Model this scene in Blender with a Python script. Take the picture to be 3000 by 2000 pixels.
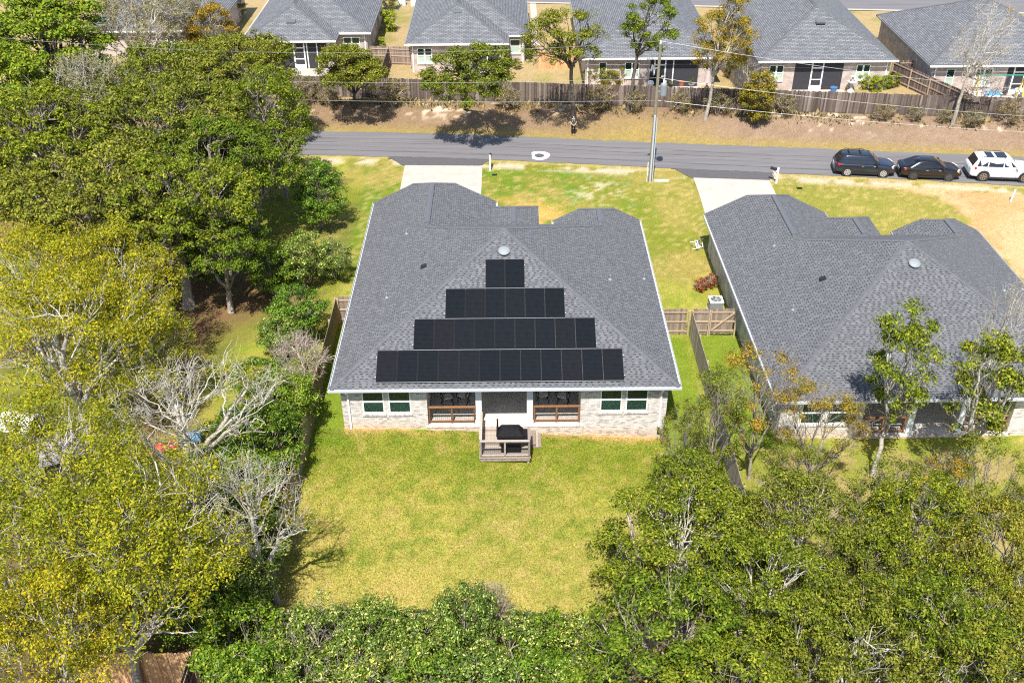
import bpy, math, random
import numpy as np
from mathutils import Matrix, Vector

for _o in list(bpy.data.objects):
    bpy.data.objects.remove(_o, do_unlink=True)
scene = bpy.context.scene
COL = scene.collection
R_ = math.radians

# ---------------------------------------------------------------- camera
CF = 2923.3                                   # focal length for a 3000 px wide frame
CAM = np.array([0.25, -40.21, 33.03])
_p, _y, _r = R_(34.2085), R_(0.1787), R_(-0.3953)
_F = np.array([math.sin(_y) * math.cos(_p), math.cos(_y) * math.cos(_p), -math.sin(_p)])
_Rt = np.array([math.cos(_y), -math.sin(_y), 0.0])
_U = np.cross(_Rt, _F)
_Rt, _U = math.cos(_r) * _Rt + math.sin(_r) * _U, -math.sin(_r) * _Rt + math.cos(_r) * _U
cam_d = bpy.data.cameras.new('camera')
cam = bpy.data.objects.new('camera', cam_d)
COL.objects.link(cam)
cam_d.sensor_width = 36.0
cam_d.lens = CF / 3000.0 * 36.0
cam_d.clip_start = 0.5
cam_d.clip_end = 3000.0
cam.matrix_world = Matrix(((_Rt[0], _U[0], -_F[0], CAM[0]), (_Rt[1], _U[1], -_F[1], CAM[1]),
                           (_Rt[2], _U[2], -_F[2], CAM[2]), (0, 0, 0, 1)))
scene.camera = cam

# ---------------------------------------------------------------- sky and sun
SUN_EL, SUN_AZ = 59.3, 11.2                    # shadows fall away from the camera and 11 degrees to the right
world = bpy.data.worlds.new('World')
scene.world = world
world.use_nodes = True
_nt = world.node_tree
_nt.nodes.clear()
_sky = _nt.nodes.new('ShaderNodeTexSky')
_sky.sky_type = 'NISHITA'
_sky.sun_disc = False
_sky.sun_elevation = R_(SUN_EL)
_sky.sun_rotation = R_(180 + SUN_AZ)
_bg = _nt.nodes.new('ShaderNodeBackground')
_bg.inputs['Strength'].default_value = 0.115
_wo = _nt.nodes.new('ShaderNodeOutputWorld')
_nt.links.new(_sky.outputs[0], _bg.inputs[0])
_nt.links.new(_bg.outputs[0], _wo.inputs[0])
sun_d = bpy.data.lights.new('sun', 'SUN')
sun_d.energy = 4.6
sun_d.angle = R_(0.53)
sun_d.color = (1.0, 0.955, 0.88)
sun = bpy.data.objects.new('sun', sun_d)
COL.objects.link(sun)
_to = Vector((math.sin(R_(SUN_AZ)) * math.cos(R_(SUN_EL)), math.cos(R_(SUN_AZ)) * math.cos(R_(SUN_EL)), -math.sin(R_(SUN_EL))))
sun.rotation_euler = _to.to_track_quat('-Z', 'Y').to_euler()
sun.location = (-10, -60, 90)
scene.view_settings.view_transform = 'Standard'
scene.view_settings.look = 'None'
scene.view_settings.exposure = 0.9
scene.view_settings.gamma = 1.0
scene.view_settings.use_curve_mapping = False
scene.render.engine = 'CYCLES'
scene.cycles.use_denoising = False
scene.cycles.pixel_filter_type = 'BLACKMAN_HARRIS'
scene.cycles.filter_width = 1.15
scene.cycles.max_bounces = 6
scene.cycles.transparent_max_bounces = 8


# ---------------------------------------------------------------- helpers
def sm(t):
    t = np.clip(t, 0, 1)
    return t * t * (3 - 2 * t)


def gz(x, y):
    """height of the ground"""
    b = -1.2 * sm((x + 8) / 26) * (1 - .75 * sm((y - 18) / 12))
    d = y - (39.0 - .105 * x)
    return b + (.9 - b) * sm(d / 5.0)


def ray(px, py):
    return _F + _Rt * (px - 1500) / CF + _U * (1000 - py) / CF


def at(px, py, z):
    """point at height z that is seen at that place of the 3000 x 2000 photograph"""
    d = ray(px, py)
    t = (z - CAM[2]) / d[2]
    return CAM + t * d


def atg(px, py):
    z = 0.0
    for _ in range(25):
        p = at(px, py, z)
        z = .5 * z + .5 * float(gz(p[0], p[1]))
    return at(px, py, z)


def aty(px, py, Y):
    d = ray(px, py)
    return CAM + (Y - CAM[1]) / d[1] * d


_rs = np.random.RandomState(7)
_LAT = _rs.rand(64, 64)


def vnoise(x, y):
    xi, yi = np.floor(x).astype(int), np.floor(y).astype(int)
    fx, fy = sm(x - xi), sm(y - yi)
    a = _LAT[xi % 64, yi % 64]; b = _LAT[(xi + 1) % 64, yi % 64]
    c = _LAT[xi % 64, (yi + 1) % 64]; d = _LAT[(xi + 1) % 64, (yi + 1) % 64]
    return (a * (1 - fx) + b * fx) * (1 - fy) + (c * (1 - fx) + d * fx) * fy


def fbm(x, y, n=4, s=1.0):
    v = 0; a = .5; t = 0
    for i in range(n):
        v = v + a * vnoise(x * s + 17.3 * i, y * s - 9.1 * i); t += a; a *= .55; s *= 2.1
    return v / t


# ---------------------------------------------------------------- materials
def _mat(name):
    m = bpy.data.materials.new(name)
    m.use_nodes = True
    nt = m.node_tree
    return m, nt, nt.nodes['Principled BSDF']


def plain(name, col, rough=.6, metal=0.0, noise=.12, scale=30.0, bump=.0, spec=.4, coat=0.0):
    m, nt, b = _mat(name)
    b.inputs['Roughness'].default_value = rough
    b.inputs['Metallic'].default_value = metal
    b.inputs['Specular IOR Level'].default_value = spec
    b.inputs['Coat Weight'].default_value = coat
    tc = nt.nodes.new('ShaderNodeTexCoord')
    n = nt.nodes.new('ShaderNodeTexNoise')
    n.inputs['Scale'].default_value = scale
    n.inputs['Detail'].default_value = 4
    nt.links.new(tc.outputs['Object'], n.inputs['Vector'])
    r = nt.nodes.new('ShaderNodeValToRGB')
    r.color_ramp.elements[0].position = .3
    r.color_ramp.elements[1].position = .72
    r.color_ramp.elements[0].color = tuple(c * (1 - noise) for c in col) + (1,)
    r.color_ramp.elements[1].color = tuple(min(1, c * (1 + noise)) for c in col) + (1,)
    nt.links.new(n.outputs[0], r.inputs[0])
    nt.links.new(r.outputs[0], b.inputs['Base Color'])
    if bump:
        bm = nt.nodes.new('ShaderNodeBump')
        bm.inputs['Strength'].default_value = bump
        bm.inputs['Distance'].default_value = .02
        nt.links.new(n.outputs[0], bm.inputs['Height'])
        nt.links.new(bm.outputs[0], b.inputs['Normal'])
    return m


def varied(name, stops, rough=.8, grain=40.0, gamt=.25, stretch=(1, 1, 1), translucent=0.0, spec=.3, bump=0.0, tcol=None):
    """colour picked per island and per object from a ramp, with fine grain"""
    m, nt, b = _mat(name)
    b.inputs['Roughness'].default_value = rough
    b.inputs['Specular IOR Level'].default_value = spec
    g = nt.nodes.new('ShaderNodeNewGeometry')
    oi = nt.nodes.new('ShaderNodeObjectInfo')
    ad = nt.nodes.new('ShaderNodeMath'); ad.operation = 'ADD'
    nt.links.new(g.outputs['Random Per Island'], ad.inputs[0])
    nt.links.new(oi.outputs['Random'], ad.inputs[1])
    fr = nt.nodes.new('ShaderNodeMath'); fr.operation = 'FRACT'
    nt.links.new(ad.outputs[0], fr.inputs[0])
    r = nt.nodes.new('ShaderNodeValToRGB')
    els = r.color_ramp.elements
    while len(els) < len(stops):
        els.new(.5)
    for e, (p, c) in zip(els, stops):
        e.position = p; e.color = tuple(c) + (1,)
    nt.links.new(fr.outputs[0], r.inputs[0])
    tc = nt.nodes.new('ShaderNodeTexCoord')
    mp = nt.nodes.new('ShaderNodeMapping')
    mp.inputs['Scale'].default_value = stretch
    nt.links.new(tc.outputs['Object'], mp.inputs[0])
    n = nt.nodes.new('ShaderNodeTexNoise')
    n.inputs['Scale'].default_value = grain; n.inputs['Detail'].default_value = 3
    nt.links.new(mp.outputs[0], n.inputs['Vector'])
    mr = nt.nodes.new('ShaderNodeMapRange')
    mr.inputs[1].default_value = .3; mr.inputs[2].default_value = .7
    mr.inputs[3].default_value = 1 - gamt; mr.inputs[4].default_value = 1 + gamt
    nt.links.new(n.outputs[0], mr.inputs[0])
    mx = nt.nodes.new('ShaderNodeMix'); mx.data_type = 'RGBA'; mx.blend_type = 'MULTIPLY'
    mx.inputs[0].default_value = 1
    nt.links.new(r.outputs[0], mx.inputs[6])
    nt.links.new(mr.outputs[0], mx.inputs[7])
    if translucent:                                  # whole plants differ a little in tone
        tv = nt.nodes.new('ShaderNodeMix'); tv.data_type = 'RGBA'; tv.blend_type = 'MULTIPLY'; tv.inputs[0].default_value = 1
        tr = nt.nodes.new('ShaderNodeValToRGB'); tr.color_ramp.elements[0].color = (.74, .86, .72, 1); tr.color_ramp.elements[1].color = (1.12, 1.04, .8, 1)
        nt.links.new(oi.outputs['Random'], tr.inputs[0]); nt.links.new(mx.outputs[2], tv.inputs[6]); nt.links.new(tr.outputs[0], tv.inputs[7])
        mx = tv
    nt.links.new(mx.outputs[2], b.inputs['Base Color'])
    if bump:
        bm = nt.nodes.new('ShaderNodeBump')
        bm.inputs['Strength'].default_value = bump; bm.inputs['Distance'].default_value = .01
        nt.links.new(n.outputs[0], bm.inputs['Height'])
        nt.links.new(bm.outputs[0], b.inputs['Normal'])
    if translucent:
        t = nt.nodes.new('ShaderNodeBsdfTranslucent')
        if tcol:
            t.inputs[0].default_value = tuple(tcol) + (1,)
        else:
            nt.links.new(mx.outputs[2], t.inputs[0])
        ms = nt.nodes.new('ShaderNodeMixShader')
        ms.inputs[0].default_value = translucent
        nt.links.new(b.outputs[0], ms.inputs[1])
        nt.links.new(t.outputs[0], ms.inputs[2])
        nt.links.new(ms.outputs[0], nt.nodes['Material Output'].inputs[0])
    return m


def tiled(name, c1, c2, cm, bw, bh, mortar=.012, axis='XZ', rough=.85, bump=.4, big=.25):
    """brick or shingle courses for surfaces too far to tell the pieces apart (object space, metres)"""
    m, nt, b = _mat(name)
    b.inputs['Roughness'].default_value = rough
    tc = nt.nodes.new('ShaderNodeTexCoord')
    src = tc.outputs['UV']
    br = nt.nodes.new('ShaderNodeTexBrick')
    br.inputs['Scale'].default_value = 1.0
    br.inputs['Brick Width'].default_value = bw
    br.inputs['Row Height'].default_value = bh
    br.inputs['Mortar Size'].default_value = mortar
    br.inputs['Color1'].default_value = tuple(c1) + (1,)
    br.inputs['Color2'].default_value = tuple(c2) + (1,)
    br.inputs['Mortar'].default_value = tuple(cm) + (1,)
    nt.links.new(src, br.inputs['Vector'])
    n = nt.nodes.new('ShaderNodeTexNoise')
    n.inputs['Scale'].default_value = 1.3; n.inputs['Detail'].default_value = 6
    nt.links.new(src, n.inputs['Vector'])
    mr = nt.nodes.new('ShaderNodeMapRange')
    mr.inputs[1].default_value = .3; mr.inputs[2].default_value = .7
    mr.inputs[3].default_value = 1 - big; mr.inputs[4].default_value = 1 + big
    nt.links.new(n.outputs[0], mr.inputs[0])
    mx = nt.nodes.new('ShaderNodeMix'); mx.data_type = 'RGBA'; mx.blend_type = 'MULTIPLY'
    mx.inputs[0].default_value = 1
    nt.links.new(br.outputs[0], mx.inputs[6]); nt.links.new(mr.outputs[0], mx.inputs[7])
    nt.links.new(mx.outputs[2], b.inputs['Base Color'])
    bm = nt.nodes.new('ShaderNodeBump'); bm.invert = True
    bm.inputs['Strength'].default_value = bump; bm.inputs['Distance'].default_value = .01
    nt.links.new(br.outputs['Fac'], bm.inputs['Height'])
    nt.links.new(bm.outputs[0], b.inputs['Normal'])
    return m


MT = {}
MT['shingle'] = varied('shingle granules', [(0, (.094, .097, .104)), (.5, (.114, .117, .126)), (1, (.138, .141, .150))], .92, 90, .18, spec=.15)
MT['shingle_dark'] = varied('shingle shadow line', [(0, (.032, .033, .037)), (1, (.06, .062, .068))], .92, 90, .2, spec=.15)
MT['cap'] = varied('hip cap granules', [(0, (.098, .10, .108)), (1, (.122, .124, .133))], .92, 80, .2, spec=.15)
MT['vent'] = plain('ridge vent cover', (.1, .106, .122), .85, noise=.2, scale=60)
MT['gutter'] = plain('gutter grey white paint', (.5, .52, .55), .45, noise=.05)
MT['white'] = plain('white paint', (.78, .78, .76), .45, noise=.04)
MT['soffit'] = plain('soffit paint', (.6, .6, .58), .6, noise=.05)
MT['column'] = plain('pale grey column paint', (.62, .64, .67), .5, noise=.05)
MT['mortar'] = plain('white mortar', (.5, .48, .44), .9, noise=.15, scale=20)
MT['concrete'] = plain('driveway concrete', (.40, .36, .31), .85, noise=.10, scale=1.5)
MT['porch_floor'] = plain('porch concrete', (.5, .46, .41), .85, noise=.12, scale=5)
MT['asphalt_dark'] = plain('asphalt apron', (.085, .081, .085), .9, noise=.3, scale=14)
MT['sealant'] = plain('crack sealant', (.06, .058, .06), .7, noise=.2)
MT['glass'] = plain('window glass', (.02, .045, .03), .06, noise=.2, scale=3, spec=.6)
MT['blind'] = plain('window blind slat', (.40, .50, .42), .5, noise=.06, scale=6)
MT['interior'] = plain('dark room', (.04, .06, .045), .9)
MT['screen'] = plain('insect screen', (.035, .035, .042), .8, noise=.2, scale=9)
MT['wood_orange'] = varied('stained railing timber', [(0, (.15, .068, .032)), (1, (.25, .125, .062))], .6, 12, .25, (1, 1, 6))
MT['wood_grey'] = varied('weathered deck timber', [(0, (.22, .17, .14)), (.5, (.3, .25, .21)), (1, (.38, .32, .27))], .85, 10, .25, (1, 8, 1))
MT['fence_brown'] = varied('weathered brown fence board', [(0, (.17, .125, .1)), (.5, (.235, .18, .145)), (1, (.31, .25, .205))], .88, 14, .3, (6, 6, .5))
MT['fence_grey'] = varied('weathered grey fence board', [(0, (.24, .2, .165)), (.5, (.3, .255, .21)), (1, (.37, .32, .27))], .88, 14, .3, (6, 6, .5))
MT['fence_dark'] = varied('dark weathered fence board', [(0, (.07, .052, .046)), (.5, (.115, .088, .076)), (.85, (.165, .13, .11)), (1, (.25, .21, .185))], .9, 12, .4, (5, 5, .4))
MT['fence_tan'] = varied('side fence board', [(0, (.2, .145, .085)), (1, (.3, .22, .13))], .88, 14, .25, (6, 6, .5))
MT['fence_cedar'] = varied('new cedar fence board', [(0, (0.456, 0.24, 0.108)), (1, (0.672, 0.408, 0.204))], .8, 10, .25, (6, 6, .5))
MT['rail_wood'] = varied('fence rail timber', [(0, (.34, .24, .17)), (1, (.46, .34, .25))], .85, 12, .25, (.5, 6, 6))
MT['panel'] = varied('solar cell glass', [(0, (.0062, .008, .0105)), (.5, (.0072, .009, .0118)), (1, (.0095, .0095, .0118))], .3, 4, .15, spec=.08)
MT['panel_line'] = plain('solar bus line', (.016, .02, .026), .4, noise=.1, spec=.1)
MT['panel_frame'] = plain('solar frame black', (.014, .015, .017), .5, noise=.1, spec=.15)
MT['alu'] = plain('bright aluminium', (.7, .7, .7), .35, metal=.7, noise=.05)
MT['black'] = plain('black plastic', (.02, .02, .021), .55, noise=.15)
MT['cover'] = plain('black grill cover cloth', (.012, .012, .0135), .8, spec=.1, noise=.3, scale=8, bump=.4)
MT['galv'] = plain('galvanised grey', (.25, .27, .285), .7, metal=.3, noise=.1)
MT['pole_wood'] = varied('pole timber', [(0, (.18, .16, .11)), (1, (.24, .21, .15))], .9, 6, .3, (6, 6, .4))
MT['conduit'] = plain('grey conduit', (.42, .46, .5), .5, noise=.08)
MT['wire'] = plain('bare wire', (.42, .42, .4), .4, metal=.4, noise=.05)
MT['bark'] = varied('pale lichen bark', [(0, (.3, .26, .21)), (.6, (.4, .37, .31)), (1, (.52, .5, .44))], .95, 9, .4, bump=.5)
MT['bark_dark'] = varied('dark bark', [(0, (.07, .055, .045)), (1, (.14, .12, .1))], .95, 8, .45, bump=.6)
MT['bark_mid'] = varied('grey brown bark', [(0, (.2, .165, .13)), (1, (.33, .29, .24))], .95, 9, .4, bump=.5)
MT['twig'] = varied('pinkish bare twigs', [(0, (.33, .25, .2)), (1, (.5, .42, .36))], .95, 20, .3)
TR = .2
MT['leaf_oak'] = varied('oak leaves', [(0, (0.048, 0.083, 0.009)), (0.3, (0.102, 0.149, 0.013)), (0.65, (0.178, 0.217, 0.02)), (0.9, (0.26, 0.284, 0.033)), (1, (0.409, 0.374, 0.056))], .65, 5, .15, spec=.08, translucent=TR)
MT['leaf_oak2'] = varied('olive oak leaves', [(0, (0.069, 0.094, 0.013)), (0.35, (0.152, 0.172, 0.022)), (0.7, (0.235, 0.236, 0.032)), (1, (0.386, 0.33, 0.065))], .65, 5, .15, spec=.08, translucent=TR)
MT['leaf_yellow'] = varied('fresh yellow green leaves', [(0, (0.131, 0.16, 0.012)), (0.4, (0.278, 0.291, 0.02)), (0.75, (0.453, 0.408, 0.03)), (1, (0.671, 0.495, 0.04))], .65, 5, .15, spec=.08, translucent=.35)
MT['leaf_green'] = varied('bright evergreen leaves', [(0, (0.046, 0.103, 0.011)), (0.4, (0.102, 0.189, 0.017)), (0.8, (0.194, 0.284, 0.028)), (1, (0.365, 0.378, 0.055))], .38, 5, .15, translucent=.2, spec=.2)
MT['leaf_pale'] = varied('glossy privet leaves', [(0, (0.055, 0.107, 0.015)), (0.4, (0.12, 0.199, 0.025)), (0.75, (0.239, 0.291, 0.051)), (0.92, (0.552, 0.52, 0.163)), (1, (0.75, 0.75, 0.306))], .36, 5, .15, translucent=.2, spec=.25)
MT['leaf_cedar'] = varied('conifer sprays', [(0, (0.075, 0.143, 0.008)), (0.5, (0.165, 0.252, 0.012)), (1, (0.314, 0.336, 0.025))], .7, 5, .2, translucent=.2)
MT['leaf_grey'] = varied('grey green leaves', [(0, (0.144, 0.144, 0.074)), (0.5, (0.24, 0.228, 0.126)), (1, (0.36, 0.336, 0.21))], .65, 5, .15, spec=.08, translucent=.25)
MT['leaf_orange'] = varied('orange leaves', [(0, (.2, .12, .02)), (.5, (.4, .25, .03)), (1, (.55, .36, .07))], .65, 5, .15, spec=.08, translucent=.3)
MT['leaf_rust'] = varied('rusty olive leaves', [(0, (0.144, 0.138, 0.02)), (0.45, (0.264, 0.237, 0.035)), (0.75, (0.396, 0.263, 0.04)), (1, (0.552, 0.3, 0.05))], .65, 5, .15, spec=.08, translucent=.3)
MT['leaf_red'] = varied('red shrub leaves', [(0, (.25, .05, .02)), (1, (.5, .12, .05))], .6, 5, .15, translucent=.25)
MT['leaf_lime'] = varied('lime shrub leaves', [(0, (0.168, 0.228, 0.01)), (1, (0.432, 0.48, 0.03))], .65, 5, .15, spec=.08, translucent=.3)
MT['straw'] = varied('dry grass', [(0, (.3, .2, .1)), (1, (.52, .38, .22))], .9, 5, .2, translucent=.2)
MT['weed'] = varied('dull weeds', [(0, (.10, .09, .03)), (.5, (.18, .15, .06)), (1, (.34, .26, .14))], .9, 5, .2, translucent=.2)
MT['far_brick'] = tiled('buff brick courses', (.47, .37, .32), (.36, .275, .235), (.55, .5, .46), .22, .075, .012)
MT['side_brick'] = tiled('whitewashed brick courses', (.5, .48, .44), (.38, .36, .33), (.55, .53, .5), .22, .077, .012)
MT['dark_brick'] = tiled('brown brick courses', (.13, .09, .085), (.2, .15, .135), (.24, .21, .2), .22, .075, .012)
MT['far_shingle'] = tiled('far shingle courses', (.185, .19, .203), (.12, .124, .136), (.06, .063, .07), .42, .17, .03, bump=.6, big=.14)
MT['skin'] = plain('skin', (.5, .28, .2), .55, noise=.05)


def brick_mat():
    """whitewashed brick: per-brick tone, clay showing through, red-soil splash near the ground"""
    m = varied('whitewashed brick', [(0, (.36, .31, .28)), (.12, (.46, .42, .39)), (.4, (.55, .52, .485)), (1, (.63, .605, .57))], .9, 26, .2)
    nt = m.node_tree
    b = nt.nodes['Principled BSDF']
    src = b.inputs['Base Color'].links[0].from_socket
    g = nt.nodes.new('ShaderNodeNewGeometry')
    s = nt.nodes.new('ShaderNodeSeparateXYZ')
    nt.links.new(g.outputs['Position'], s.inputs[0])
    # ground falls about 0.045 m per metre to the right along the wall
    ma = nt.nodes.new('ShaderNodeMath'); ma.operation = 'MULTIPLY_ADD'
    ma.inputs[1].default_value = .047; ma.inputs[2].default_value = .36
    nt.links.new(s.outputs[0], ma.inputs[0])
    su = nt.nodes.new('ShaderNodeMath'); su.operation = 'ADD'
    nt.links.new(ma.outputs[0], su.inputs[0]); nt.links.new(s.outputs[2], su.inputs[1])
    mr = nt.nodes.new('ShaderNodeMapRange')
    mr.inputs[1].default_value = -.05; mr.inputs[2].default_value = .75
    mr.inputs[3].default_value = .75; mr.inputs[4].default_value = 0
    nt.links.new(su.outputs[0], mr.inputs[0])
    mx = nt.nodes.new('ShaderNodeMix'); mx.data_type = 'RGBA'; mx.blend_type = 'MULTIPLY'
    nt.links.new(mr.outputs[0], mx.inputs[0]); nt.links.new(src, mx.inputs[6])
    mx.inputs[7].default_value = (1.0, .74, .5, 1)
    nt.links.new(mx.outputs[2], b.inputs['Base Color'])
    return m


MT['brick'] = brick_mat()


# ---------------------------------------------------------------- mesh builder
class B:
    def __init__(s):
        s.v = []; s.f = []; s.m = []; s.uv = None

    def face(s, pts, mi=0):
        i = len(s.v); s.v.extend([tuple(p) for p in pts]); s.f.append(tuple(range(i, i + len(pts)))); s.m.append(mi)
        return s

    def hexa(s, p, mi=0):
        """8 corners: bottom ring 0-3 counter-clockwise, top ring 4-7"""
        i = len(s.v); s.v.extend([tuple(q) for q in p])
        for f in ((3, 2, 1, 0), (4, 5, 6, 7), (0, 1, 5, 4), (1, 2, 6, 5), (2, 3, 7, 6), (3, 0, 4, 7)):
            s.f.append(tuple(i + k for k in f)); s.m.append(mi)
        return s

    def box(s, x0, x1, y0, y1, z0, z1, mi=0):
        return s.hexa([(x0, y0, z0), (x1, y0, z0), (x1, y1, z0), (x0, y1, z0), (x0, y0, z1), (x1, y0, z1), (x1, y1, z1), (x0, y1, z1)], mi)

    def bar(s, a, b, w, h, mi=0, up=(0, 0, 1)):
        a = Vector(a); b = Vector(b); d = (b - a).normalized(); u = Vector(up)
        if abs(d.dot(u)) > .98:
            u = Vector((0, 1, 0))
        sd = d.cross(u).normalized() * (w / 2); u = sd.cross(d).normalized() * (h / 2)
        return s.hexa([a - sd - u, a + sd - u, b + sd - u, b - sd - u, a - sd + u, a + sd + u, b + sd + u, b - sd + u], mi)

    def prism(s, poly, z0, z1, mi=0):
        n = len(poly); i = len(s.v)
        s.v.extend([(p[0], p[1], z0) for p in poly] + [(p[0], p[1], z1) for p in poly])
        s.f.append(tuple(reversed(range(i, i + n)))); s.f.append(tuple(range(i + n, i + 2 * n))); s.m += [mi, mi]
        for k in range(n):
            s.f.append((i + k, i + (k + 1) % n, i + n + (k + 1) % n, i + n + k)); s.m.append(mi)
        return s

    def tube(s, pts, rad, n=8, mi=0, cap=True):
        pts = [Vector(p) for p in pts]
        if not hasattr(rad, '__len__'):
            rad = [rad] * len(pts)
        rings = []
        for k, p in enumerate(pts):
            d = (pts[min(k + 1, len(pts) - 1)] - pts[max(k - 1, 0)]).normalized()
            u = Vector((0, 0, 1)) if abs(d.z) < .9 else Vector((1, 0, 0))
            a = d.cross(u).normalized(); c = a.cross(d).normalized()
            i = len(s.v)
            for j in range(n):
                t = 2 * math.pi * j / n
                s.v.append(tuple(p + (a * math.cos(t) + c * math.sin(t)) * rad[k]))
            rings.append(i)
        for k in range(len(rings) - 1):
            for j in range(n):
                s.f.append((rings[k] + j, rings[k] + (j + 1) % n, rings[k + 1] + (j + 1) % n, rings[k + 1] + j)); s.m.append(mi)
        if cap:
            s.f.append(tuple(rings[0] + j for j in reversed(range(n)))); s.m.append(mi)
            s.f.append(tuple(rings[-1] + j for j in range(n))); s.m.append(mi)
        return s

    def lathe(s, prof, n=20, mi=0, cx=0, cy=0):
        rings = []
        for r, z in prof:
            i = len(s.v)
            for j in range(n):
                t = 2 * math.pi * j / n
                s.v.append((cx + r * math.cos(t), cy + r * math.sin(t), z))
            rings.append(i)
        for k in range(len(rings) - 1):
            for j in range(n):
                s.f.append((rings[k] + j, rings[k] + (j + 1) % n, rings[k + 1] + (j + 1) % n, rings[k + 1] + j)); s.m.append(mi)
        s.f.append(tuple(rings[0] + j for j in reversed(range(n)))); s.m.append(mi)
        s.f.append(tuple(rings[-1] + j for j in range(n))); s.m.append(mi)
        return s

    def mesh(s, name, mats, smooth=False):
        me = bpy.data.meshes.new(name)
        me.from_pydata(s.v, [], s.f)
        for m in (mats if isinstance(mats, (list, tuple)) else [mats]):
            me.materials.append(MT[m] if isinstance(m, str) else m)
        if any(s.m):
            me.polygons.foreach_set('material_index', s.m)
        if smooth:
            me.polygons.foreach_set('use_smooth', [True] * len(me.polygons))
        if s.uv is not None:
            uvl = me.uv_layers.new(name='uv')
            uvl.data.foreach_set('uv', np.array(s.uv, dtype=np.float32).ravel())
        me.update()
        return me

    def build(s, name, mats, parent=None, smooth=False, loc=None):
        return add(name, s.mesh(name, mats, smooth), parent, loc)


def add(name, me, parent=None, loc=None, rot=None):
    o = bpy.data.objects.new(name, me)
    COL.objects.link(o)
    if parent is not None:
        o.parent = parent
    if loc is not None:
        o.location = loc
    if rot is not None:
        o.rotation_euler = rot
    return o


def tag(o, label=None, cat=None, group=None, kind=None):
    if label: o['label'] = label
    if cat: o['category'] = cat
    if group: o['group'] = group
    if kind: o['kind'] = kind
    return o


def thing(name, label, cat, loc=(0, 0, 0), rotz=0.0, group=None):
    o = bpy.data.objects.new(name, None)
    COL.objects.link(o)
    o.empty_display_size = .3
    o.location = loc
    o.rotation_euler = (0, 0, rotz)
    return tag(o, label, cat, group)


def kids(o, _c={}):
    return list(o.children)


def copy_tree(o, parent=None):
    c = o.copy(); COL.objects.link(c)
    if parent is not None:
        c.parent = parent
    for ch in list(o.children):
        copy_tree(ch, c)
    return c


def arr_mesh(name, verts, quads, mat, smooth=False):
    me = bpy.data.meshes.new(name)
    n = len(quads); k = quads.shape[1]
    me.vertices.add(len(verts)); me.vertices.foreach_set('co', np.ascontiguousarray(verts, dtype=np.float32).ravel())
    me.loops.add(n * k); me.loops.foreach_set('vertex_index', np.ascontiguousarray(quads, dtype=np.int32).ravel())
    me.polygons.add(n)
    me.polygons.foreach_set('loop_start', np.arange(0, n * k, k, dtype=np.int32))
    if smooth:
        me.polygons.foreach_set('use_smooth', np.ones(n, dtype=bool))
    me.materials.append(MT[mat] if isinstance(mat, str) else mat)
    me.update(calc_edges=True)
    return me
# ---------------------------------------------------------------- ground
def near_edge(x): return 34.35 - .09 * x - .0009 * np.clip(x, -40, 60) ** 2
def far_edge(x): return 39.3 - .09 * x - .0005 * np.clip(x, -40, 60) ** 2


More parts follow.
